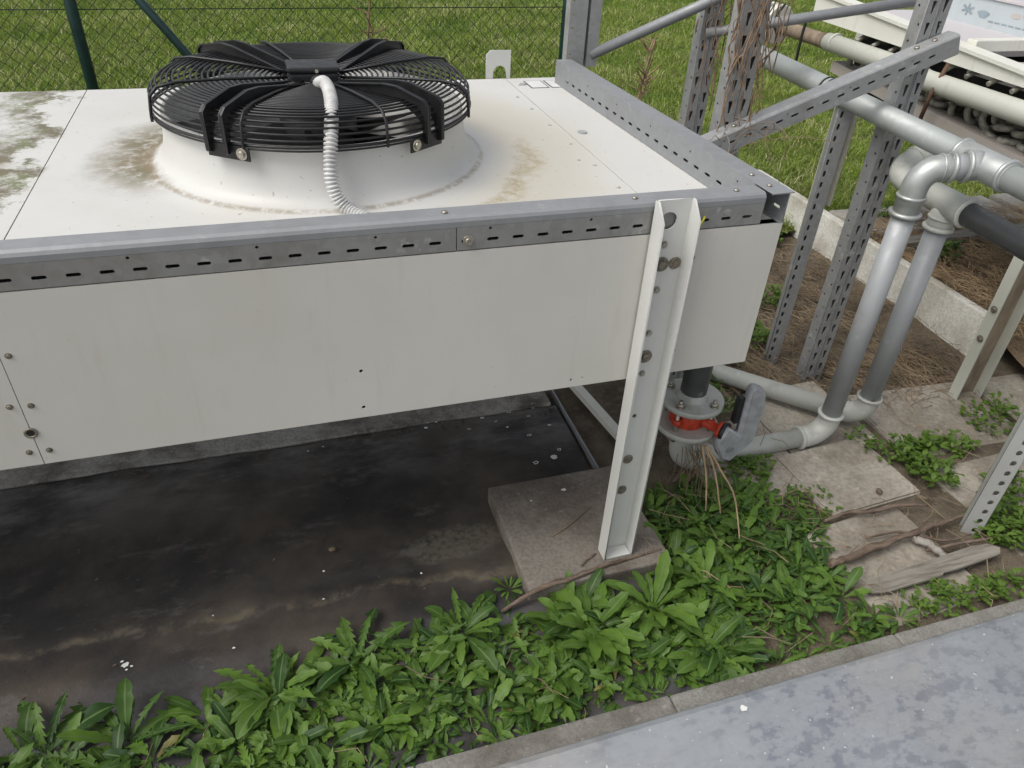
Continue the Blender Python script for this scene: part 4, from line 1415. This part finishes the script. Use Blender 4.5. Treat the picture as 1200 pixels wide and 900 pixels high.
# ------------------------------------------------------------------ weeds
class Leaves:
    def __init__(s):
        s.v, s.f, s.t, s.w = [], [], [], []
    def leaf(s, base, az, L, W, rise, droop, kind='ob', tint=.5, roll=0.0):
        n = 14 if kind == 'lobed' else 11
        d = Vector((math.cos(az), math.sin(az), 0))
        sd_ = Vector((-d.y, d.x, 0))
        ph = random.uniform(0, 6)
        pitch_ = rise
        p = Vector(base)
        i0 = len(s.v)
        seg = L / n
        for i in range(n + 1):
            t = i / n
            if kind == 'ob':
                q_ = min(1, max(0, (t - .08) / .92)); w = W * (.13 + .87 * max(0, math.sin(PI * q_ ** 1.5)) ** .65) if t < .985 else .10 * W
                w *= 1 + .13 * math.sin(i * 2.6 + ph)
                if t < .18: w = W * .14
            elif kind == 'round':
                w = W * math.sin(PI * (t * .93 + .05)) ** .7
            else:
                env = math.sin(PI * min(1, .08 + t * .93)) ** .6 * (.45 + .75 * t)
                w = W * env * (1.0 if i % 2 else .42) if t < .75 else W * env * (1.1 if i % 2 else .85)
                if t < .12: w = W * .14
            tang = Vector((d.x * math.cos(pitch_), d.y * math.cos(pitch_), math.sin(pitch_)))
            nrm = sd_.cross(tang) * -1
            nrm = Vector((-d.x * math.sin(pitch_), -d.y * math.sin(pitch_), math.cos(pitch_)))
            sr = sd_ * math.cos(roll) + nrm * math.sin(roll)
            fold = .13 * w
            rip = .10 * w * math.sin(i * 1.9 + ph)
            back = tang * (-.10 * L if (kind == 'lobed' and i % 2) else 0)
            s.v.append(p + sr * w * .5 + nrm * (fold + rip) + back)
            s.v.append(p.copy())
            s.v.append(p - sr * w * .5 + nrm * (fold - rip) + back)
            s.t += [tint] * 3
            s.w += [1., 0., 1.]
            p = p + tang * seg
            pitch_ -= droop / n * (.4 + 1.2 * t)
        for i in range(n):
            a = i0 + i * 3
            s.f.append((a, a + 1, a + 4, a + 3))
            s.f.append((a + 1, a + 2, a + 5, a + 4))
    def rosette(s, x, y, z, n, L, kinds=('ob',), up=.7, base_t=.5, wr=.26):
        a0 = random.uniform(0, 6.28)
        for i in range(n):
            az = a0 + i * 2.399 + random.uniform(-.3, .3)
            l = L * random.uniform(.6, 1.1)
            inner = i / n
            k = random.choice(kinds)
            rise = random.uniform(.08, .5) + up * inner
            s.leaf((x + .008 * math.cos(az), y + .008 * math.sin(az), z + .004), az, l, l * wr * random.uniform(.8, 1.2), min(rise, 1.4), random.uniform(.5, 1.3), k, min(.9, max(0, base_t + random.gauss(0, .26))) if random.random() > .007 else 1.0, random.uniform(-.35, .35))
    def build(s, name, mat, origin=None):
        me = bpy.data.meshes.new(name)
        me.from_pydata([tuple(v) for v in s.v], [], s.f)
        me.polygons.foreach_set('use_smooth', [True] * len(s.f))
        a = me.attributes.new('tint', 'FLOAT', 'POINT'); a.data.foreach_set('value', s.t)
        a = me.attributes.new('vein', 'FLOAT', 'POINT'); a.data.foreach_set('value', s.w)
        return link(name, me, mat, None, origin)

def inside(poly, x, y):
    c = False
    n = len(poly)
    for i in range(n):
        x0, y0 = poly[i]; x1, y1 = poly[(i + 1) % n]
        if (y0 > y) != (y1 > y) and x < (x1 - x0) * (y - y0) / (y1 - y0) + x0:
            c = not c
    return c

# dense mat: three areas of ground
MAIN = [(-1.34, -.44), (-1.34, -.19), (-1.15, -.15), (-1.02, -.12), (-.85, -.12), (-.66, -.13), (-.56, -.17), (-.50, -.16), (-.44, -.135), (-.26, -.115), (-.17, -.10), (-.125, -.06), (-.115, .12), (-.04, .20), (.10, .21), (.30, .14), (.38, .02), (.36, -.14), (.28, -.26), (.36, -.36), (.33, -.44)]
LEFT = [(-1.95, -.44), (-1.95, -.20), (-1.62, -.17), (-1.50, -.24), (-1.40, -.30), (-1.34, -.44)]
def scatter(poly, n, mind):
    xs_ = [p[0] for p in poly]; ys_ = [p[1] for p in poly]
    out = []
    tries = 0
    while len(out) < n and tries < n * 60:
        tries += 1
        x_, y_ = random.uniform(min(xs_), max(xs_)), random.uniform(min(ys_), max(ys_))
        if inside(poly, x_, y_) and all((x_ - a) ** 2 + (y_ - b_) ** 2 > mind * mind for a, b_ in out):
            out.append((x_, y_))
    return out
LV = Leaves()
for x_, y_ in scatter(MAIN, 300, .024):
    right = x_ > -.1
    big = mnoise.noise(Vector((x_ * 4, y_ * 4, 0))) > .05
    Lf = random.uniform(.05, .095) if right else random.uniform(.055, .12)
    if y_ < -.37: Lf *= .7
    LV.rosette(x_, y_, -.985, random.randint(8, 13), Lf * (1.1 if big else .85), ('ob', 'ob', 'ob', 'lobed'), random.uniform(.3, .75), .42 + .3 * mnoise.noise(Vector((x_ * 5, y_ * 5, 2))))
for x_, y_ in scatter(LEFT, 26, .05):
    LV.rosette(x_, y_, -.985, random.randint(7, 10), random.uniform(.08, .13), ('lobed', 'ob'), .6, .3)
o = stuff(LV.build('weeds', M['leaf']))
o['label'] = 'dense mat of broad green weeds between the concrete edging and the membrane'
o['category'] = 'weeds'

LT = Leaves()
for i in range(150):
    x_ = random.uniform(-2.4, -.2)
    y_ = .685 - abs(random.gauss(0, .012)) if i % 3 else random.uniform(-.30, .6)
    l = random.uniform(.006, .018) if i % 3 else random.uniform(.004, .011)
    LT.leaf((x_, y_, memz(x_, y_) + .003), random.uniform(0, 6.28), l, l * .5, random.uniform(0, .3), .3, 'round', random.random() * .9)
o = stuff(LT.build('leaf_litter', M['bark']))
o['label'] = 'brown leaf scraps lying on the membrane and along its back edge'
o['category'] = 'litter'

# plants that stand out from the mat
for lab, x_, y_, n_, L_, kinds, t_ in (
        ('toothed dandelion plant in the bottom left corner of the membrane', -1.66, -.20, 11, .19, ('lobed', 'ob'), .35),
        ('weed plant with long tongue shaped leaf lying over the membrane right of the corner dandelion', -1.50, -.22, 9, .20, ('ob', 'lobed'), .35),
        ('weed plant with upright leaf reaching onto the black membrane left of the big clump', -1.19, -.18, 12, .18, ('ob', 'ob', 'lobed'), .5),
        ('jagged dandelion plant at the upper edge of the weeds on the membrane', -1.00, -.15, 12, .18, ('lobed', 'lobed', 'ob'), .45),
        ('tall leafy weed at the membrane edge just left of the concrete slab', -.74, -.14, 14, .18, ('ob', 'ob', 'lobed'), .45),
        ('broad leaved weed in front of the concrete slab corner', -.42, -.22, 15, .18, ('ob',), .55),
        ('broad leaved weed directly below the foot of the white leg', -.24, -.20, 15, .19, ('ob',), .6),
        ('light green weed right of the white leg foot in the middle of the mat', -.06, -.16, 14, .16, ('ob',), .6),
        ('low weed tuft beside the left edge of the concrete slab', -.585, -.04, 12, .065, ('ob',), .6),
        ('small weed tuft where the concrete edging meets the planks', .38, -.40, 12, .075, ('ob',), .5)):
    lv = Leaves()
    slab_ = -.5 < x_ < -.1
    lv.rosette(x_, y_, -.975, n_ + 3, L_ * (.74 if slab_ else .76), kinds if slab_ else kinds + ('lobed',), .75 if slab_ else .55, t_, .25)
    tag(lv.build('weed_plant', M['leaf'], (x_, y_, -.985)), lab, 'weed')

# small leaved ground cover right of the weeds
SL = Leaves()
def carpet(x0, y0, rx, ry, n, L0, z=-.985, up=.9, stem=.05):
    for i in range(int(n * .62)):
        a, q = random.uniform(0, 6.28), math.sqrt(random.random())
        x_, y_ = x0 + rx * q * math.cos(a), y0 + ry * q * math.sin(a)
        for j in range(random.randint(3, 6)):
            az = random.uniform(0, 6.28)
            l = L0 * random.uniform(.6, 1.2)
            SL.leaf((x_ + random.uniform(-.012, .012), y_ + random.uniform(-.012, .012), z + random.uniform(0, stem)), az, l, l * random.uniform(.4, .65), random.uniform(0, up), random.uniform(.2, .9), 'round' if random.random() < .6 else 'ob', min(.9, max(0, random.gauss(.5, .22))))
carpet(.90, .10, .075, .13, 110, .028)
carpet(1.05, .16, .10, .06, 60, .026)
carpet(.78, .22, .04, .10, 40, .020)
carpet(.93, -.20, .10, .09, 120, .028)
carpet(1.1, -.12, .10, .12, 70, .026)
carpet(1.36, .22, .13, .12, 70, .026)
carpet(.56, -.37, .12, .06, 80, .020, up=.6, stem=.025)
carpet(.75, -.39, .10, .04, 60, .022, up=.6, stem=.03)
carpet(.30, .22, .10, .05, 70, .022, up=.7)
carpet(.46, .86, .20, .12, 150, .03)
carpet(.64, 1.05, .10, .20, 90, .035)
carpet(.30, .62, .16, .14, 110, .03)
carpet(1.90, 1.16, .05, .04, 26, .04, z=-.84, stem=.10)
carpet(2.28, 1.11, .07, .05, 20, .03, z=-.84, stem=.05)
carpet(.42, .05, .08, .08, 50, .018, up=.5, stem=.02)
carpet(1.25, 1.85, .25, .15, 160, .035)
carpet(1.05, 1.25, .10, .12, 60, .03)
carpet(.78, .95, .06, .08, 50, .028)
carpet(1.9, 1.62, .14, .06, 40, .03, z=-.81)
o = stuff(SL.build('ground_cover', M['smallleaf']))
o['label'] = 'patches of small leaved green ground cover among the paving and straw'
o['category'] = 'ground cover'

# ------------------------------------------------------------------ straw, sticks, debris
b = MB()
b2 = MB()
def straws(x0, x1, y0, y1, n, z0, h, l0, l1, bias=None, b=b):
    for i in range(n):
        x_, y_ = random.uniform(x0, x1), random.uniform(y0, y1)
        a = random.uniform(0, PI) if bias is None else random.gauss(bias, .5)
        l = random.uniform(l0, l1)
        z = gz(x_, y_) + z0 + random.random() ** 2 * h
        d_ = Vector((math.cos(a), math.sin(a), random.uniform(-.12, .22)))
        m_ = Vector((random.uniform(-.02, .02), random.uniform(-.02, .02), random.uniform(0, .015)))
        p = Vector((x_, y_, z))
        b.tube([p - d_ * l / 2, p + m_, p + d_ * l / 2], random.uniform(.0006, .0014), 3, caps=False)
straws(.62, 1.60, .56, 1.75, 1900, .005, .035, .05, .20)
straws(.95, 1.5, .42, .75, 500, .01, .03, .06, .22)
straws(1.68, 2.9, .45, 1.6, 3200, .165, .03, .05, .20, b=b2)
straws(.40, .75, .60, 1.2, 350, .01, .04, .05, .2)
straws(-.10, .45, -.40, .35, 80, .02, .05, .04, .14)
straws(.35, .95, -.42, .0, 70, .015, .02, .03, .12)
straws(-1.9, -.5, -.44, -.2, 80, .02, .05, .04, .14)
straws(-.35, -.15, -.08, .28, 24, .07, .004, .03, .12)
straws(1.0, 1.5, .0, .45, 50, .02, .02, .03, .14)
o = stuff(b2.build('straw', M['palestraw'], recalc=False))
o['label'] = 'pale dry straw covering the raised bank behind the concrete beam'
o['category'] = 'straw'
o = stuff(b.build('straw', M['straw'], recalc=False))
o['label'] = 'dry brown straw and stalks littering the soil under the posts and pipes'
o['category'] = 'straw'

def stick(label, pts, rads, mat='bark', name='stick', cat='stick'):
    pts_ = smooth_path([Vector(p) for p in pts], 7)
    n_ = len(pts_)
    rr_ = []
    for i in range(n_):
        t = i / (n_ - 1) * (len(rads) - 1)
        k_ = min(int(t), len(rads) - 2)
        rr_.append((rads[k_] + (rads[k_ + 1] - rads[k_]) * (t - k_)) * random.uniform(.85, 1.15))
    pts_ = [p + Vector((random.uniform(-1, 1), random.uniform(-1, 1), random.uniform(-1, 1))) * rr_[i] * .25 for i, p in enumerate(pts_)]
    b_ = MB(); b_.tube(pts_, rr_, 8)
    return tag(b_.build(name, M[mat], origin=pts[0]), label, cat)
stick('thick broken branch with pale end pointing from the weeds to the slotted post', [(.300, -.205, -.955), (.40, -.195, -.952), (.56, -.174, -.950), (.70, -.160, -.955), (.88, -.135, -.965)], [.010, .012, .010, .008, .004], name='branch', cat='branch')
stick('slender reddish branch lying above the thick broken one', [(.40, -.052, -.960), (.48, -.045, -.955), (.58, -.060, -.955), (.66, -.055, -.957), (.76, -.078, -.96)], [.005, .007, .006, .007, .002], name='branch', cat='branch')
stick('short pale curved stick between the thick branch and the grey plank', [(.612, -.180, -.962), (.640, -.215, -.957), (.655, -.262, -.962)], [.010, .012, .010], 'stone')
stick('thin twig lying behind the grey plank', [(.62, -.225, -.965), (.74, -.235, -.955), (.86, -.24, -.960), (1.02, -.24, -.965)], [.004, .005, .004, .002])
stick('thin dark twig parallel to the thick branch', [(.48, -.14, -.963), (.60, -.15, -.960), (.70, -.21, -.962), (.80, -.21, -.962)], [.003, .004, .003, .002])
stick('long twig lying across the front of the concrete slab', [(-.63, -.115, -.955), (-.52, -.094, -.925), (-.42, -.085, -.921), (-.32, -.068, -.922), (-.15, -.05, -.93)], [.004, .007, .006, .005, .003])
stick('small twig on the slab left of the leg foot', [(-.39, -.052, -.924), (-.35, -.028, -.922), (-.335, -.022, -.924)], [.002, .003, .002])
stick('fine straw coloured twig lying on the slab behind the leg', [(-.43, .07, -.926), (-.36, .10, -.924), (-.28, .15, -.924)], [.0015, .002, .0015], 'straw')
for i, (lab, pts) in enumerate((('longest bent dry stalk hanging from the valve over the weeds', [(.10, .19, -.80), (.115, .12, -.84), (.125, .04, -.88), (.10, -.06, -.95)]),
                   ('dry stalk hanging left of the longest one below the valve', [(.095, .19, -.80), (.10, .12, -.85), (.085, .03, -.93)]),
                   ('shortest dry stalk hanging below the valve', [(.085, .19, -.80), (.075, .12, -.87), (.055, .06, -.94)]))):
    stick(lab, pts, [.0040, .0032, .0022], 'palestraw', 'dry_stalk', 'stalk')
b = MB()
for i in range(34):
    x_ = .085 + random.gauss(0, .025)
    p = Vector((x_, .225 + random.uniform(-.03, .02), -.845 + random.uniform(-.02, .02)))
    q = p + Vector((random.uniform(-.05, .05), random.uniform(-.10, .02), random.uniform(-.14, -.05)))
    b.tube([p, (p + q) / 2 + Vector((random.uniform(-.01, .01), -.015, .01)), q], .0014, 3, caps=False)
tag(b.build('straw_tuft', M['straw'], origin=(.085, .22, -.98)), 'tuft of dry straw caught under the valve', 'straw tuft')

# plank
m = basis((.352, -.297, -.968), (.828 - .352, .012, .012), (0, 1, 0))
b = MB()
Lp = .478
poly = [(0, .006), (.03, .022), (.22, .026), (.40, .032), (.455, .025), (.478, .002), (.46, -.016), (.30, -.022), (.25, -.020), (.24, -.028), (.06, -.026), (.01, -.016)]
b.mesh(plate(poly, [], .014, m))
bmesh.ops.remove_doubles(b.bm, verts=b.bm.verts, dist=.0002)
tag(b.build('plank', M['plank'], origin=(.59, -.297, -.975)), 'weathered grey plank lying beside the concrete edging', 'plank')

def pebble(label, c, r, mat='stone'):
    t = bmesh.new()
    bmesh.ops.create_icosphere(t, subdivisions=2, radius=1)
    for v in t.verts:
        v.co *= 1 + .25 * mnoise.noise(v.co * 1.3 + Vector(c) * 9)
        v.co = Vector((v.co.x * r, v.co.y * r * .75, v.co.z * r * .5))
    for f in t.faces: f.smooth = True
    b_ = MB(); b_.merge(t, Matrix.Translation(c) @ Matrix.Rotation(c[0] * 40, 4, 'Z'))
    return tag(b_.build('pebble', M[mat], origin=c), label, 'pebble', 'pebbles by the plank')
pebble('pale flat pebble left of the grey plank', (.375, -.235, -.966), .010)
pebble('buff pebble between the plank and the edging, nearer the weeds', (.392, -.352, -.972), .012)
pebble('grey pebble between the plank and the edging, farther right', (.435, -.362, -.972), .014)
pebble('small round stone on the paving under the riser pipes', (.74, .40, -.962), .012, 'white')
pebble('dark stone lump on the flagstone right of the valve lever', (.66, .02, -.966), .013, 'bark')

# white droppings and chips
b = MB()
def splat(x_, y_, z_, r_, ring=False):
    n_ = 11
    vs_ = []
    for i in range(n_):
        a = 2 * PI * i / n_
        k_ = r_ * random.uniform(.65, 1.15)
        vs_.append((x_ + k_ * math.cos(a), y_ + k_ * .8 * math.sin(a)))
    top_ = [b.bm.verts.new((p[0], p[1], z_ + .0025)) for p in vs_]
    if ring:
        inn = [b.bm.verts.new((x_ + (p[0] - x_) * .6, y_ + (p[1] - y_) * .6, z_ + .0025)) for p in vs_]
        for i in range(n_):
            b.bm.faces.new((top_[i], top_[(i + 1) % n_], inn[(i + 1) % n_], inn[i]))
    else:
        b.bm.faces.new(top_)
for x_, y_, r_ in ((-1.522, -.02, .009), (-1.507, -.028, .004), (-1.53, -.008, .004), (-1.518, -.034, .003), (-1.33, .075, .003), (-1.06, .055, .003), (-1.28, -.04, .004), (-.80, .07, .004), (-1.05, .16, .004)):
    splat(x_, y_, memz(x_, y_), r_)
for x_, y_, r_, g_ in ((-.36, .70, .010, 1), (-.30, .66, .006, 1), (-.27, .70, .006, 1), (-.42, .66, .006, 1), (-.39, .62, .005, 0), (-.33, .565, .008, 1), (-.245, .60, .007, 0), (-.255, .47, .008, 1), (-.285, .44, .013, 0), (-.35, .43, .011, 1), (-.46, .69, .008, 0), (-.52, .64, .006, 1), (-.66, .68, .008, 0), (-.62, .70, .005, 0), (-1.05, .66, .004, 0), (-1.0, .67, .005, 0)):
    splat(x_, y_, memz(x_, y_), r_, g_)
for x_, y_, r_ in ((-.33, .24, .008), (-.44, .22, .004)):
    splat(x_, y_, -.9305, r_)
for x_, y_, r_ in ((-.20, -.545, .010),):
    splat(x_, y_, -.8985, r_)
o = stuff(b.build('droppings', M['white'], recalc=False))
o['label'] = 'white bird droppings spotting the membrane slab and zinc cover'
o['category'] = 'droppings'
pebble('tan leaf scrap lying alone on the dark membrane', (-1.02, .22, -.972), .010, 'straw')

# dry vines on the posts
def vines(label, cx, cy, z0, z1, n, spread, name='dry_vine'):
    b_ = MB()
    for i in range(n):
        a = random.uniform(0, 6.28)
        z = random.uniform(z0, z0 + .5 * (z1 - z0))
        pts_ = []
        r_ = random.uniform(.045, .045 + spread)
        while z < z1 and len(pts_) < 12:
            pts_.append(Vector((cx + r_ * math.cos(a) * .95, cy - .02 + r_ * math.sin(a) * .75, z)))
            a += random.uniform(-.45, .45)
            r_ = max(.035, r_ + random.uniform(-.015, .015))
            z += random.uniform(.02, .08)
        if len(pts_) > 3:
            b_.tube(smooth_path(pts_, 4), random.uniform(.0009, .0022), 5, caps=False)
    return tag(b_.build(name, M['vine'], origin=(cx, cy, z0), recalc=False), label, 'vine')
vines('tangle of dry brown vines climbing the wide post behind the sloping rail', .275, .675, -.06, .55, 40, .035)
vines('few dry vine stems climbing the rear perforated post', .43, 1.14, -.25, .50, 14, .03)
b = MB()
for i in range(16):
    p = Vector((.25 + random.uniform(-.08, .10), .60 + random.uniform(-.03, .05), .00 + random.uniform(-.03, .06)))
    pts_ = [p]
    d_ = Vector((random.uniform(-1, 1), random.uniform(-.5, .3), random.uniform(-.3, .8))).normalized()
    for k in range(7):
        d_ = (d_ + Vector((random.uniform(-.6, .6), random.uniform(-.3, .3), random.uniform(-.7, .3)))).normalized()
        p = p + d_ * .03
        pts_.append(p)
    b.tube(smooth_path(pts_, 4), .0011, 4, caps=False)
tag(b.build('dry_vine', M['straw'], origin=(.25, .6, -.02), recalc=False), 'loose curls of pale dry tendril spilling over the sloping rail', 'vine')
# brown stalks along the fence and behind the side rail
for lab, x_, y_, h_, n_ in (('dry brown weed stalk against the fence behind the fan', -.485, 2.78, 1.12, 5), ('dry brown weed stalk leaning behind the side rail', .52, 1.75, 1.0, 6)):
    b = MB()
    base = Vector((x_, y_, -.98))
    pts_ = [base, base + Vector((.02, 0, h_ * .35)), base + Vector((-.01, .01, h_ * .7)), base + Vector((.03, 0, h_))]
    b.tube(smooth_path(pts_, 6), .005, 5)
    for k in range(n_ * 7):
        t = random.uniform(.45, 1.0)
        p = base + Vector((.01, 0, h_ * t))
        d_ = Vector((random.uniform(-1, 1), random.uniform(-.6, .6), random.uniform(.1, .9))).normalized()
        b.tube([p, p + d_ * random.uniform(.03, .10)], random.uniform(.0015, .004), 4, caps=False)
    tag(b.build('dry_stalk', M['vine'], origin=base, recalc=False), lab, 'stalk')

# a yellow dandelion flower in the grass
b = MB()
for k in range(26):
    a = k * 2.399
    b.tube([(1.63, 2.18, -.93), (1.63 + .018 * math.cos(a), 2.18 + .018 * math.sin(a), -.925 + .008 * (k % 3))], [.003, .001], 4)
b.tube([(1.63, 2.18, -1.0), (1.63, 2.18, -.93)], .002, 5)
tag(b.build('dandelion_flower', M['flower'], origin=(1.63, 2.18, -.98)), 'single yellow dandelion flower in the grass between two posts', 'flower')
